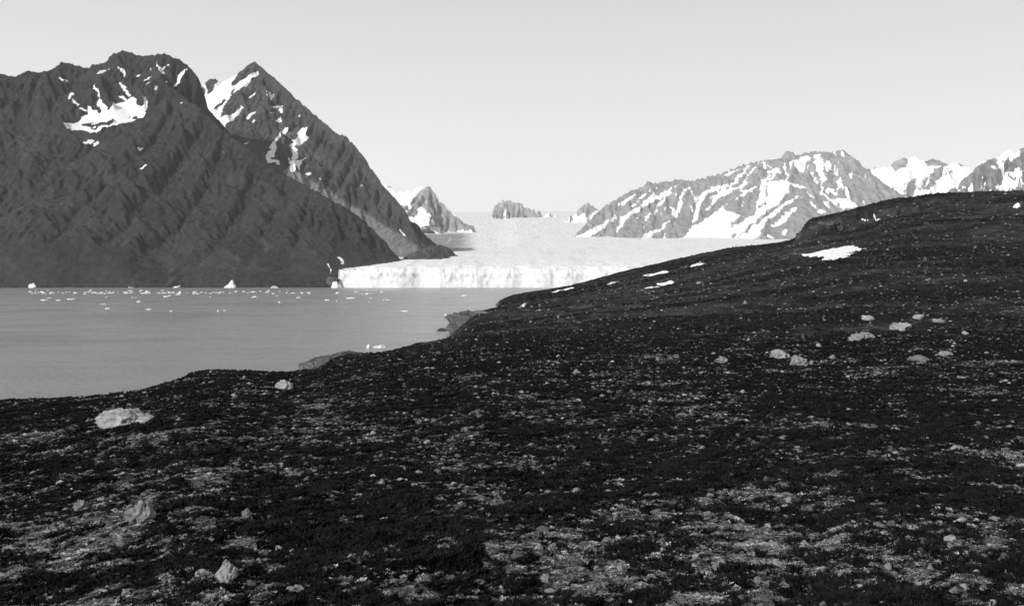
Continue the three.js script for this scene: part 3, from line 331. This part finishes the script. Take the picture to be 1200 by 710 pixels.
// ---------------------------------------------------------------- hillside
const monoCubic = (pts) => {                                 // monotone cubic through [r, y], in log distance
  const X = pts.map((p) => Math.log(p[0] + 12)), Y = pts.map((p) => p[1]), n = X.length, d = [], m = [];
  for (let i = 0; i + 1 < n; i++) d.push((Y[i + 1] - Y[i]) / (X[i + 1] - X[i]));
  m[0] = d[0]; m[n - 1] = d[n - 2]; for (let i = 1; i + 1 < n; i++) m[i] = d[i - 1] * d[i] <= 0 ? 0 : 2 * d[i - 1] * d[i] / (d[i - 1] + d[i]);
  return (r) => { const x = Math.log(r + 12); if (x >= X[n - 1]) return Y[n - 1]; let i = 0; while (x > X[i + 1]) i++; const h = X[i + 1] - X[i], t = (x - X[i]) / h, a = t * t, b = a * t; return (2 * b - 3 * a + 1) * Y[i] + (b - 2 * a + t) * h * m[i] + (3 * a - 2 * b) * Y[i + 1] + (b - a) * h * m[i + 1]; };
};
const COLS = LAND.map(([th, ...pts]) => [th, monoCubic(pts)]);
const backCol = monoCubic([[0, 30], [5, 30], [30, 30.5], [90, 33], [300, 45], [1500, 80]]);
function broad(th, r) {                                       // the lie of the land by bearing and distance
  const n = COLS.length;
  if (th <= COLS[0][0]) return lerp(COLS[0][1](r), backCol(r), sstep(COLS[0][0], -2.6, th));
  if (th >= COLS[n - 1][0]) return lerp(COLS[n - 1][1](r), backCol(r), sstep(COLS[n - 1][0], 2.6, th));
  let i = 0; while (th > COLS[i + 1][0]) i++;
  const t = (th - COLS[i][0]) / (COLS[i + 1][0] - COLS[i][0]);
  const y1 = COLS[i][1](r), y2 = COLS[i + 1][1](r), y0 = COLS[Math.max(0, i - 1)][1](r), y3 = COLS[Math.min(n - 1, i + 2)][1](r);
  const h = COLS[i + 1][0] - COLS[i][0], d = (y2 - y1) / h, dl = i ? (y1 - y0) / (COLS[i][0] - COLS[i - 1][0]) : d, dr = i + 2 < n ? (y3 - y2) / (COLS[i + 2][0] - COLS[i + 1][0]) : d;
  const m1 = dl * d <= 0 ? 0 : 2 * dl * d / (dl + d), m2 = dr * d <= 0 ? 0 : 2 * dr * d / (dr + d), a = t * t, b = a * t;
  return (2 * b - 3 * a + 1) * y1 + (b - 2 * a + t) * h * m1 + (3 * a - 2 * b) * y2 + (b - a) * h * m2;
}
const RUGGED = [[236, -672, 34, 13], [262, -690, 36, 12], [292, -668, 40, 11], [330, -690, 40, 8], [330, -560, 60, 5], [-12, -462, 26, 4], [20, -380, 50, 2.5], [150, -520, 70, 4], [250, -420, 60, 3]];   // rocky knolls and ledges: east, south, reach, height
function micro(x, z, r) {                                     // hummocks and hollows, each size only where the sheet can hold it
  const f = (w) => sstep(w * 70, w * 35, r);
  let y = (1.3 * (ridged(x / 24 + 2, z / 15, 3) - 0.45) + 0.40 * (ridged(x / 6.5, z / 5, 2) - 0.45)) * sstep(35, 120, r) + 0.9 * fbm(x / 55, z / 55, 2) * sstep(25, 160, r) * 1.3 + 2.6 * (ridged(x / 130 + 4, z / 130, 3) - 0.5) * sstep(180, 480, r);
  for (const [cx, cz, rad, amp] of RUGGED) { const d = Math.hypot(x - cx, z - cz) / rad; if (d < 1.6) y += amp * Math.exp(-d * d * 2.2) * (ridged(x / 17 + cz, z / 17, 4) - 0.35); }
  y += 0.32 * fbm(x / 13 + 3, z / 13, 2) * sstep(4, 22, r) + 0.10 * noise(x / 2.6, z / 2.6 + 5) + 0.075 * noise(x / 0.95 + 8, z / 0.95) * (0.4 + 0.6 * f(3));
  if (r < 70) y += 0.05 * ridged(x / 0.42, z / 0.42 + 3, 2) * f(1.3);
  if (r < 22) y += 0.022 * noise(x / 0.13, z / 0.13 + 3) * f(0.4) + 0.012 * noise(x / 0.06, z / 0.06) * f(0.2);
  return y;
}
const landY = (x, z) => { const r = Math.hypot(x, z); return broad(Math.atan2(x, -z), r) + micro(x, z, r); };   // world x, z
function sight(px, py) {                                      // where a bearing and dip measured from the eye meets the land
  const u = (px - 600) / 1039, v = (321 - py) / 1039; let Z = 2.5, last = Z;
  while (Z < 1400) { if (EYE + v * Z < landY(u * Z, -Z)) { let a = last, b = Z; for (let i = 0; i < 24; i++) { const m = (a + b) / 2; if (EYE + v * m < landY(u * m, -m)) b = m; else a = m; } return [u * b, landY(u * b, -b), -b]; } last = Z; Z *= 1.004; }
  return null;
}
// lichen heath: how pale the ground cover is at a place
const strip = (x, z) => Math.exp(-(((z + 7.5 + 2.5 * noise(x / 6, 3)) / 8) ** 2));   // belt of thin lichen ground across the heath
function paleness(x, z) {
  const patch = fbm(x / 2.3 + 11, z / 1.7 + 4, 3) + 0.55 * fbm(x / 9 + 3, z / 6 + 8, 2);
  const fleck = fbm(x / 0.22, z / 0.16, 3);
  return { patch, fleck };
}
{
  const angs = [], fine = 880, a0 = -0.575, a1 = 0.575;
  for (let i = 0; i <= fine; i++) angs.push(lerp(a0, a1, i / fine));
  const coarse = 56, span = Math.PI * 2 - (a1 - a0); for (let i = 1; i < coarse; i++) angs.push(a1 + span * i / coarse);
  const rad = [0.4, 0.9, 1.5, 2.1]; { let r = 2.6; while (r < 1480) { rad.push(r); r *= 1.0085; } }
  const na = angs.length, nr = rad.length, N = na * nr, pos = new Float32Array(N * 3), col = new Float32Array(N * 3), uv = new Float32Array(N * 2), idx = [];
  for (let j = 0; j < nr; j++) for (let i = 0; i < na; i++) {
    const r = rad[j], th = angs[i], x = Math.sin(th) * r, z = -Math.cos(th) * r, k = j * na + i;
    const tw = th > Math.PI ? th - Math.PI * 2 : th, y = broad(tw, r) + micro(x, z, r);
    pos[k * 3] = x; pos[k * 3 + 1] = y; pos[k * 3 + 2] = z; uv[k * 2] = x; uv[k * 2 + 1] = z;
    const { patch, fleck } = paleness(x, z);
    let a = 0.009 * (1 + 0.5 * fbm(x / 0.5, z / 0.5, 3) + 0.3 * noise(x / 20, z / 14));
    const pale = sstep(0.1, 0.45, fleck + 0.6 * patch - 0.32 + 0.28 * strip(x, z));
    a = lerp(a, 0.06 + 0.04 * noise(x / 0.3, z / 0.3), pale * 0.75);
    // thin turf on stony ground farther up the slope: broken paler terraces
    const terr = fbm((x + 0.4 * z) / 90, (z - 0.5 * x) / 34, 4), gravel = fbm(x / 3.1 + 4, z / 7, 3);
    a = lerp(a, 0.034 + 0.03 * gravel, sstep(-0.1, 0.6, terr + 0.35 * gravel) * 0.8);
    a *= clamp(1 + 1.0 * fbm(x / 5.5 + 3, z / 5.5, 4) + 0.6 * fbm(x / 40, z / 22 + 6, 3), 0.35, 2.6);
    a = lerp(a, 0.10, sstep(0.6, 0.8, fbm(x / 1.6, z / 3.2 + 7, 3)) * 0.7);
    for (const [cx, cz, rad] of RUGGED) { const d = Math.hypot(x - cx, z - cz) / rad; if (d < 1.5) a = lerp(a, 0.05 + 0.04 * fbm(x / 7, z / 7, 3), Math.exp(-d * d * 2) * sstep(-0.2, 0.35, fbm(x / 19, z / 15, 4))); }
    if (y < 3) a = lerp(a, 0.10, sstep(3, 0.4, y));           // washed shore stones
    col[k * 3] = col[k * 3 + 1] = col[k * 3 + 2] = Math.max(0.008, a);
  }
  for (let j = 0; j + 1 < nr; j++) for (let i = 0; i < na; i++) { const i2 = (i + 1) % na, a = j * na + i, b = j * na + i2, c = a + na, d = b + na; if (Math.max(pos[a * 3 + 1], pos[b * 3 + 1], pos[c * 3 + 1], pos[d * 3 + 1]) < -3) continue; idx.push(a, c, b, b, c, d); }
  for (let i = 1; i + 1 < na; i++) idx.push(0, i, i + 1);
  const m = new THREE.MeshPhysicalMaterial({ name: 'heath and stony turf', vertexColors: true, roughness: 1, specularIntensity: 0.15, bumpMap: fineBump, bumpScale: 0.03 });
  const o = new THREE.Mesh(geo(pos, idx, col, uv), m); o.name = 'hillside';
  tag(o, 'dark heath-covered hillside with pale lichen patches sloping to the fjord', 'hillside', null, 'structure'); scene.add(shade(o));
  console.log('hillside tris', idx.length / 3);
}

// ---------------------------------------------------------------- rock: crags, boulders, stones
function rockGeo(seed, detail, rough, square = 0.6, flat = 0.7) {
  const g0 = new THREE.IcosahedronGeometry(1, detail); g0.deleteAttribute('normal'); g0.deleteAttribute('uv');
  const g = mergeVertices(g0, 1e-4), p = g.attributes.position, uv = new Float32Array(p.count * 2), col = new Float32Array(p.count * 3), r = rng(seed * 97 + 5);
  const cuts = Array.from({ length: 9 }, () => { const v = new THREE.Vector3(r() - 0.5, (r() - 0.35) * 0.9, r() - 0.5).normalize(); return [v, 0.62 + 0.3 * r()]; });
  for (let i = 0; i < p.count; i++) {
    const v = new THREE.Vector3().fromBufferAttribute(p, i), q = v.clone();
    for (const [n, d] of cuts) { const t = v.dot(n) - d; if (t > 0) v.addScaledVector(n, -t * square * 1.4); }
    const s = 1 + rough * (0.5 * fbm(q.x * 1.7 + seed, q.y * 1.7 + q.z * 1.3, 3) + 0.5 * (ridged(q.x * 2.6 + q.y * 1.1 + seed, q.z * 2.6 + q.y * 1.9, 4) - 0.5) + 0.14 * noise(q.x * 9 + seed, q.y * 9 + q.z * 7));
    v.multiplyScalar(s); if (v.y < -flat * 0.4) v.y = -flat * 0.4 + (v.y + flat * 0.4) * 0.3;
    p.setXYZ(i, v.x, v.y, v.z); uv[i * 2] = q.x * 0.9 + q.y * 0.4; uv[i * 2 + 1] = q.z * 0.9 + q.y * 0.7;
    const c = 1 + 0.7 * fbm(q.x * 2.5 + seed * 2, q.y * 2.5 - q.z * 2.2, 4) - 0.35 * sstep(0.15, 0.45, fbm(q.x * 6 + seed, q.z * 6 + q.y * 5, 3)); col[i * 3] = col[i * 3 + 1] = col[i * 3 + 2] = clamp(c, 0.25, 1.5);
  }
  g.setAttribute('uv', new THREE.BufferAttribute(uv, 2)); g.setAttribute('color', new THREE.BufferAttribute(col, 3)); g.computeVertexNormals(); return g;
}
const grey = (v) => new THREE.Color().setRGB(v, v, v);
const stoneMat = (name, v) => new THREE.MeshStandardMaterial({ name, color: grey(v), vertexColors: true, roughness: 0.95, bumpMap: fineBump, bumpScale: 0.008 });
const cragMat = new THREE.MeshStandardMaterial({ name: 'crag rock', color: grey(0.07), vertexColors: true, roughness: 0.95, bumpMap: rockBump, bumpScale: 1.2 });
const paleCrag = cragMat.clone(); paleCrag.name = 'pale shore rock'; paleCrag.color = grey(0.095);
function crag(name, label, category, seed, [x, y, z], [sx, sy, sz], turn, tilt = 0, mat = cragMat) {
  const m = new THREE.Mesh(rockGeo(seed, 40, 0.42, 0.85, 1.2), mat); m.name = numbered(name);
  m.position.set(x, y, z); m.scale.set(sx, sy, sz); m.rotation.set(0, turn, tilt, 'YZX'); tag(m, label, category); scene.add(shade(m)); return m;
}
crag('sea_cliff', 'steep pale rock cliff dropping from the hillside into the fjord', 'cliff', 3, [-19, 2.6, -462], [18, 10.5, 17], 0.5, 0.03, paleCrag);
crag('sea_stack', 'small low rock in the water at the foot of the cliff', 'rock', 5, [-39.5, 0.1, -492], [3.2, 2.0, 3], 0.2);
crag('rock_outcrop', 'pale sloping rock outcrop at the shore edge of the heath', 'rock outcrop', 8, [-29.2, 16.7, -148], [5.6, 2.0, 5], 0.3, 0.1, paleCrag);
crag('rock_outcrop', 'small rock knob above the water at the near end of the cliff bay', 'rock outcrop', 12, [-14.4, 15.0, -222], [2.8, 1.4, 4], 0.1, 0.1, paleCrag);
crag('rock_bluff', 'rugged rock bluff at the end of the hill crest below the snowy peaks', 'rock bluff', 15, [240, 62, -684], [17, 13, 20], 0.75, 0.2);
crag('rock_bluff', 'broken rock face under the hill crest beside two small snow patches', 'rock bluff', 18, [292, 70, -692], [22, 10, 20], 0.45, 0.22);
crag('shore_rock', 'rounded dark rock with pale streaks beside the end of the ice cliff under the massif', 'rock', 21, [-416, 12, -2062], [17, 17, 15], 0.4, 0, new THREE.MeshStandardMaterial({ name: 'moraine rock', color: grey(0.10), vertexColors: true, roughness: 0.95, bumpMap: rockBump, bumpScale: 3 }));

{ // debris mound where the ice meets the spur
  const nx = 90, nz = 60, pos = [], col = [], uv = [], idx = [];
  for (let j = 0; j < nz; j++) for (let i = 0; i < nx; i++) { const u = i / (nx - 1), v = j / (nz - 1), x = lerp(-360, -150, u), Z = lerp(2480, 3080, v); const e = Math.min(1, 4 * Math.min(u, 1 - u, v, 1 - v)), c = -255 + 45 * (v - 0.5) + 18 * noise(v * 4, 1); const y = 55 + (Z - 2480) * 0.075 + 38 * Math.exp(-(((x - c) / 55) ** 2)) * sstep(0, 0.3, e) + 14 * (ridged(x / 40, Z / 50, 3) - 0.4) * e - 30 * (1 - e); pos.push(x, y, -Z); const a = 0.075 * (1 + 0.7 * fbm(x / 14, Z / 18, 3)); col.push(a, a, a); uv.push(x / 60, Z / 60); }
  for (let j = 0; j + 1 < nz; j++) for (let i = 0; i + 1 < nx; i++) { const a = j * nx + i; idx.push(a, a + 1, a + nx, a + 1, a + nx + 1, a + nx); }
  const o = new THREE.Mesh(geo(pos, idx, col, uv), rockMat('moraine debris', 4)); o.name = 'moraine'; tag(o, 'dark debris mound where the glacier edge meets the mountain spur', 'moraine', null, 'structure'); scene.add(shade(o));
}

const rockVar = Array.from({ length: 8 }, (_, i) => rockGeo(40 + i * 3, 14, 0.6, 0.8, 0.7));
const stoneVar = Array.from({ length: 6 }, (_, i) => rockGeo(90 + i * 5, 3, 0.45, 0.9, 0.7));
const paleStone = [stoneMat('lichened granite', 0.20), stoneMat('pale granite', 0.28), stoneMat('grey gneiss', 0.14)];
let rr = rng(501);
const stoneLabel = (px, py) => { const p = sight(px, py); return p && -p[2] > 60 ? ['small pale stone on the long slope beyond the level heath', 'pale stones on the long slope'] : ['small pale stone lying loose on the level dark heath', 'pale stones scattered over the level heath']; };
function boulder(name, geoI, mat, px, py, w, h, label, group) {
  const p = sight(px, py); if (!p) { console.log('no ground', px, py); return; }
  const s = -p[2] / 1039, W = w * s / 2, Hh = h * s, m = new THREE.Mesh(geoI, mat); m.name = numbered(name);
  m.position.set(p[0], p[1] + Hh * 0.22, p[2] - W * 0.5); m.scale.set(W, Hh * 0.85, W * (0.75 + 0.3 * rr())); m.rotation.y = rr() * 0.9 - 0.45;
  tag(m, label, 'boulder', group); scene.add(shade(m)); return m;
}
for (const [px, py, w, h, v, mt, label] of [
  [139, 499, 64, 19, 0, 1, 'large pale humped boulder alone on the dark slope above the water'],
  [333, 457, 24, 10, 1, 1, 'small pale pointed boulder near the brow of the slope above the bay'],
  [160, 612, 36, 20, 6, 0, 'rugged grey boulder with a dark hollow behind it in the heath'],
  [92, 600, 18, 12, 3, 0, 'low grey boulder half sunk in heath beside the rugged boulder'],
  [262, 683, 30, 20, 4, 1, 'pale angular rock lying among lichen tufts in the foreground'],
  [343, 699, 26, 11, 5, 0, 'flat grey stone sunk in lichen near the pale angular rock'],
  [288, 608, 12, 11, 2, 0, 'small upright grey stone beside a wide lichen patch'],
  [915, 420, 24, 11, 0, 1, 'bright rounded boulder on the stony strip across the heath'],
  [937, 428, 22, 11, 7, 0, 'pointed boulder next to the bright rounded one on the stony strip'],
  [1060, 387, 28, 8, 3, 1, 'flat pale slab lying on the open slope above the stony strip'],
  [1013, 399, 28, 9, 5, 0, 'broad grey boulder between the stony strip and the flat slab'],
  [1079, 424, 26, 7, 2, 2, 'dull low boulder at the uphill end of the stony strip'],
  [1110, 418, 18, 6, 4, 0, 'small pale boulder beside the dull low boulder'],
  [846, 425, 18, 6, 6, 0, 'small heap-like stone at the seaward end of the stony strip'],
  [640, 683, 15, 8, 1, 1, 'small bright rounded stone in the foreground lichen'],
]) boulder('boulder', rockVar[v], paleStone[mt], px, py, w, h, label);
for (const [px, py, w, h] of [[1019, 375, 16, 6], [1079, 374, 16, 6], [1102, 378, 16, 5], [960, 407, 8, 5], [1133, 392, 10, 4], [952, 428, 6, 6], [977, 421, 9, 5], [676, 438, 11, 5], [273, 466, 8, 5], [247, 449, 8, 3], [285, 444, 5, 4], [874, 356, 5, 4], [871, 462, 8, 5], [917, 472, 6, 3], [1051, 505, 11, 4], [645, 698, 18, 8], [727, 670, 12, 8], [631, 647, 11, 9], [148, 698, 16, 8], [1092, 670, 9, 9], [977, 648, 18, 5], [1043, 668, 13, 7], [920, 693, 22, 9], [73, 640, 8, 5], [792, 505, 9, 4], [803, 465, 7, 4], [820, 333, 9, 4], [1133, 330, 6, 3]]) boulder('stone', stoneVar[Math.floor(rr() * 6)], paleStone[Math.floor(rr() * 2)], px, py, w, h, ...stoneLabel(px, py)).userData.category = 'stone';
{
  let n = 0; const r = rng(81);
  while (n < 240) {
    const px = r() * 1200, py = 330 + Math.pow(r(), 1.3) * 370, p = sight(px, py); if (!p) continue; const Z = -p[2]; if (Z > 420) continue;
    const { patch } = paleness(p[0], p[2]); if (patch < -0.1 + 0.5 * (r() - 0.5)) continue;
    const w = (2.2 + 4.5 * Math.pow(r(), 2.5)) * Math.pow(clamp(py - 330, 20, 370) / 150, 0.35); boulder('stone', stoneVar[Math.floor(r() * 6)], paleStone[Math.floor(r() * 3)], px, py, w, w * (0.35 + 0.25 * r()), ...stoneLabel(px, py)).userData.category = 'stone'; n++;
  }
}

// ---------------------------------------------------------------- ground cover (nobody could count it)
function scatter(name, label, category, g, mat, count, seed, place) {
  const im = new THREE.InstancedMesh(g, mat, count), r = rng(seed), M = new THREE.Matrix4(), q = new THREE.Quaternion(), e = new THREE.Euler(), c = new THREE.Color(); let n = 0, tries = 0;
  while (n < count && tries++ < count * 30) {
    const t = place(r); if (!t) continue; const [x, z, s, sy, v, lift = 0] = t;
    e.set((r() - 0.5) * 0.5, r() * 6.283, (r() - 0.5) * 0.5); q.setFromEuler(e);
    M.compose(new THREE.Vector3(x, landY(x, z) + lift, z), q, new THREE.Vector3(s, sy, s)); im.setMatrixAt(n, M); im.setColorAt(n, c.setRGB(v, v, v)); n++;
  }
  im.count = n; im.name = name; tag(im, label, category, null, 'stuff'); im.castShadow = im.receiveShadow = true; scene.add(im); console.log(name, n, tries);
}
const inView = (r, z0, z1, pw) => { const Z = z0 * Math.pow(z1 / z0, Math.pow(r(), pw)), u = (r() - 0.5) * 1.36; return [u * Z, -Z, Z]; };
{
  // heath sprigs: short stems with scale leaves
  const r = rng(9), P = [], I = [];
  for (let i = 0; i < 16; i++) { const a = r() * 6.283, o = 0.55 * Math.sqrt(r()), l = 0.6 + 0.6 * r(), lean = 0.5 + 0.5 * r(), w = 0.10 + 0.07 * r(), bx = Math.cos(a) * o, bz = Math.sin(a) * o, tx = bx + Math.cos(a) * lean * l * 0.8, tz = bz + Math.sin(a) * lean * l * 0.8, nx = -Math.sin(a + r()) * w, nz = Math.cos(a + r()) * w, k = P.length / 3; P.push(bx - nx, -0.1, bz - nz, bx + nx, -0.1, bz + nz, (bx + tx) / 2 + nx * 1.2, l * 0.6, (bz + tz) / 2 + nz * 1.2, (bx + tx) / 2 - nx * 1.2, l * 0.55, (bz + tz) / 2 - nz * 1.2, tx, l * 0.85, tz); I.push(k, k + 1, k + 2, k, k + 2, k + 3, k + 3, k + 2, k + 4); }
  const sprig = geo(P, I);
  scatter('heather', 'dark low heather and crowberry sprigs covering the near ground', 'heather', sprig, new THREE.MeshPhysicalMaterial({ name: 'heath leaves', color: grey(1), roughness: 0.95, specularIntensity: 0.15 }), 340000, 12, (r) => {
    const [x, z, Z] = inView(r, 3, 950, 0.92); if (Z > 60 && landY(x, z) < 2) return null; if (Z > 90) { if (fbm((x + 0.4 * z) / 90, (z - 0.5 * x) / 34, 4) + 0.5 * fbm(x / 9, z / 14, 3) > -0.08 + 0.6 * (r() - 0.5)) return null; if (RUGGED.some(([cx, cz, rad]) => Math.hypot(x - cx, z - cz) < rad * (0.6 + 0.6 * r()))) return null; } const { patch, fleck } = paleness(x, z), cl = fbm(x / 0.7 + 5, z / 0.6, 3); if (fleck * 0.9 + 0.7 * patch - 0.6 * cl > 0.16 + 0.9 * (r() - 0.5)) return null;
    const s = (0.020 + 0.022 * r()) * (1 + Z / 26) * (0.55 + 0.6 * sstep(-0.4, 0.5, cl)); return [x, z, s, s * (0.45 + 0.5 * r()), 0.007 + 0.014 * r() * r()];
  });
  const F2 = [], G2 = []; for (let i = 0; i < 14; i++) { const a = r() * 6.283, o = 0.8 * Math.sqrt(r()), l = 0.35 + 0.35 * r(), b = r() * 6.283, w = 0.16 + 0.16 * r(), cx = Math.cos(a) * o, cz = Math.sin(a) * o, k = F2.length / 3; F2.push(cx - Math.cos(b) * w, l * (0.2 + 0.5 * r()), cz - Math.sin(b) * w, cx + Math.cos(b) * w, l * (0.2 + 0.5 * r()), cz + Math.sin(b) * w, cx + Math.sin(b) * w * 1.5, l, cz - Math.cos(b) * w * 1.5, cx - Math.sin(b) * w, l * 0.5, cz + Math.cos(b) * w); G2.push(k, k + 1, k + 2, k, k + 3, k + 1); }
  const flake = geo(F2, G2), lm = new THREE.MeshStandardMaterial({ name: 'pale crusty lichen', color: grey(1), roughness: 1 });
  scatter('lichen', 'pale crusty lichen clumps dotted through the heath', 'lichen', flake, lm, 230000, 23, (r) => {
    const [x, z, Z] = inView(r, 3, 80, 0.9); const { patch, fleck } = paleness(x, z), q = 0.9 * fleck + 0.6 * patch + 0.7 * noise(x / 0.06, z / 0.05); if (q < 0.30 + 0.8 * (r() - 0.35) + 0.33 - 0.36 * strip(x, z)) return null;
    const s = (0.007 + 0.013 * r() * r()) * (1 + Z / 26); return [x, z, s * 1.3, s, 0.04 + 0.20 * sstep(0.2, 1.1, q) + 0.4 * Math.pow(r(), 5), 0.008];
  });
  scatter('gravel', 'scattered pale pebbles over the heath and upper slope', 'gravel', stoneVar[1], new THREE.MeshStandardMaterial({ name: 'pebbles', color: grey(1), vertexColors: true, roughness: 1 }), 24000, 31, (r) => {
    const [x, z, Z] = inView(r, 4, 700, 0.75); if (landY(x, z) < 1) return null; const { patch } = paleness(x, z); if (patch < -0.2 + 0.8 * (r() - 0.5)) return null;
    const s = (0.012 + 0.03 * Math.pow(r(), 3)) * (1 + Z / 24); return [x, z, s, s * 0.7, 0.06 + 0.25 * Math.pow(r(), 3)];
  });
}

// ---------------------------------------------------------------- snow patches on the hill
const snowThing = new THREE.MeshStandardMaterial({ name: 'snow patch', color: grey(0.8), roughness: 0.8, bumpMap: fineBump, bumpScale: 0.1 });
function snowPatch(outline, thick, label, group) {
  const P = outline.map(([a, b]) => sight(a, b)); if (P.some((p) => !p)) { console.log('snow off ground', label); return; }
  const B = []; for (let i = 0; i < P.length; i++) { const a = P[i], b = P[(i + 1) % P.length]; for (let k = 0; k < 8; k++) B.push([lerp(a[0], b[0], k / 8), lerp(a[2], b[2], k / 8)]); }
  const cx = B.reduce((s, b) => s + b[0], 0) / B.length, cz = B.reduce((s, b) => s + b[1], 0) / B.length, n = B.length, R = 9, pos = [], uv = [], idx = [];
  for (let k = 0; k <= R; k++) for (let i = 0; i < n; i++) { const s = k / R, w = 1 + (k ? 0.10 * noise(i * 0.55, cx) : 0), x = lerp(cx, B[i][0], s * w), z = lerp(cz, B[i][1], s * w); pos.push(x, landY(x, z) + thick * (1 - s ** 3) - (k === R ? 0.15 : 0) + 0.02, z); uv.push(x / 3, z / 3); }
  for (let k = 0; k < R; k++) for (let i = 0; i < n; i++) { const j = (i + 1) % n, a = k * n + i, b = k * n + j; if (k) idx.push(a, b, a + n); idx.push(b, b + n, a + n); }
  const m = new THREE.Mesh(geo(pos, idx, null, uv), snowThing); m.name = numbered('snow_patch'); tag(m, label, 'snow patch', group); scene.add(shade(m));
}
const zz = (ox, oy, s, P) => P.map(([a, b]) => [ox + a / s, oy + b / s]);
for (const [P, t, label] of [
  [zz(880, 150, 3.55, [[205, 525], [265, 518], [340, 500], [415, 487], [475, 500], [450, 512], [390, 541], [320, 551], [290, 538]]), 0.9, 'large bright wedge-shaped snow patch on the hill flank'],
  [zz(880, 150, 3.55, [[458, 384], [478, 379], [496, 380], [490, 388]]), 0.9, 'narrow snow strip below the broken rock face'],
  [zz(880, 150, 3.55, [[495, 378], [520, 369], [546, 380], [520, 384]]), 0.9, 'small pointed snow patch touching the narrow strip under the rock face'],
  [zz(880, 150, 3.55, [[1092, 331], [1122, 323], [1124, 330], [1110, 334]]), 0.9, 'small snow patch high on the dark hill away from the rock faces'],
  [zz(640, 150, 3.55, [[398, 613], [450, 604], [505, 593], [512, 601], [440, 616]]), 0.8, 'long snow streak highest of three on the gentle rise before the glacier'],
  [zz(640, 150, 3.55, [[455, 649], [500, 642], [535, 639], [528, 648], [480, 656]]), 0.8, 'middle snow streak of three on the gentle rise'],
  [zz(640, 150, 3.55, [[408, 665], [440, 659], [474, 659], [440, 669]]), 0.8, 'lowest and smallest snow streak of three on the gentle rise'],
  [zz(640, 150, 3.55, [[598, 577], [630, 566], [662, 561], [640, 575]]), 0.8, 'short snow streak uphill from the three streaks on the rise'],
  [zz(640, 150, 3.55, [[253, 650], [275, 641], [302, 637], [285, 648]]), 0.8, 'tiny snow patch towards the glacier from the three streaks'],
  [zz(500, 330, 6, [[866, 79], [930, 62], [1010, 44], [1040, 42], [980, 62], [900, 79]]), 0.8, 'long thin snow band along the hill brow beside the ice cliff'],
  [zz(500, 330, 6, [[655, 181], [690, 162], [715, 150], [690, 178]]), 0.5, 'short slanting snow streak above the cliff'],
]) snowPatch(P, t, label);

// ---------------------------------------------------------------- ice in the fjord
const iceMat = new THREE.MeshStandardMaterial({ name: 'drift ice', color: grey(0.78), roughness: 0.6, bumpMap: fineBump, bumpScale: 0.1 });
const floeVar = Array.from({ length: 7 }, (_, i) => rockGeo(150 + i * 7, 4, 0.7, 0.9, 0.5));
for (const g of floeVar) g.deleteAttribute('color');
function ice(px, py, w, h, label, group, category = 'ice floe', name = 'ice_floe') {
  const Z = EYE * 1039 / (py - 321), s = Z / 1039, m = new THREE.Mesh(floeVar[Math.floor(rr() * 7)], iceMat); m.name = numbered(name);
  m.position.set((px - 600) * s, h * s * 0.15, -Z); m.scale.set(w * s / 2, h * s * 0.8, w * s * 0.5 * (0.8 + 0.6 * rr())); m.rotation.y = rr() * 1.2 - 0.6; tag(m, label, category, group); scene.add(shade(m));
}
ice(445, 408, 15, 4, 'long low white ice block afloat behind the rock outcrop', null, 'ice block', 'ice_block');
ice(432, 408, 5, 5.5, 'small upright ice block beside the long low one', null, 'ice block', 'ice_block');
ice(321, 337.6, 9, 3.4, 'bright white iceberg close under the dark massif', null, 'iceberg', 'iceberg');
ice(473, 365, 11, 1.6, 'long flat ice floe alone in open water off the cliff', null);
const drift = 'small white ice floe drifting singly in open fjord water', driftG = 'single ice floes in open water', line = 'small white ice fragment in the crowded line of drift ice under the massif', lineG = 'drift ice fragments crowded in a line';
for (const [px, py, w] of [[162, 354, 4.5], [120, 357, 7], [125, 362, 5.5], [173, 363, 7.5], [83, 351, 9], [50, 352, 9], [410, 350, 10], [452, 352, 9], [383, 352, 6], [522, 369.5, 4], [68, 352.5, 6], [194, 348, 7], [298, 348.5, 7], [255, 365, 3], [263, 364.5, 3], [327, 354.5, 3], [545, 347, 8], [430, 345, 6], [395, 344, 7], [200, 365, 3]]) ice(px, py, w, 1.7, drift, driftG);
{ const r = rng(66); for (let i = 0; i < 150; i++) { const band = r() < 0.72, px = band ? 34 + 330 * Math.pow(r(), 1.15) : 36 + 420 * r(), py = band ? 343.2 + (r() - 0.5) * 2.2 : 340.5 + Math.pow(r(), 2) * 14; ice(px, py, 1.6 + 4.2 * Math.pow(r(), 2.2), 0.8 + 0.7 * r(), band ? line : drift, band ? lineG : driftG); } }
{ // old avalanche snow at the foot of the massif
  let i = 0; for (const [px, w, h, label] of [[36, 22, 9, 'pointed avalanche snow cone at the waterline, farthest from the glacier'], [152, 24, 5, 'low long snow bank at the waterline of the massif'], [206, 12, 6, 'small pointed snow cone at the waterline between two snow banks'], [269, 19, 10, 'slanting avalanche snow bank at the waterline below a steep gully'], [391, 16, 14, 'grey-white snow cone beside the rounded rock at the ice cliff']]) {
    const Z = 2036, s = Z / 1039, m = new THREE.Mesh(rockGeo(200 + i++ * 3, 10, 0.5, 0.9, 0.6), snowThing); m.name = numbered('snow_cone'); const g = m.geometry; g.deleteAttribute('color'); const p = g.attributes.position; for (let k = 0; k < p.count; k++) { const y = p.getY(k), f = y > 0 ? 1 - 0.75 * y : 1; p.setX(k, p.getX(k) * f - 0.25 * Math.max(0, y)); p.setZ(k, p.getZ(k) * f - 0.8 * Math.max(0, y)); } g.computeVertexNormals();
    m.position.set((px - 600) * s, -1, -Z - 14); m.scale.set(w * s / 2, h * s, 22); tag(m, label, 'snow cone'); scene.add(shade(m)); }
}

renderer.render(scene, camera);
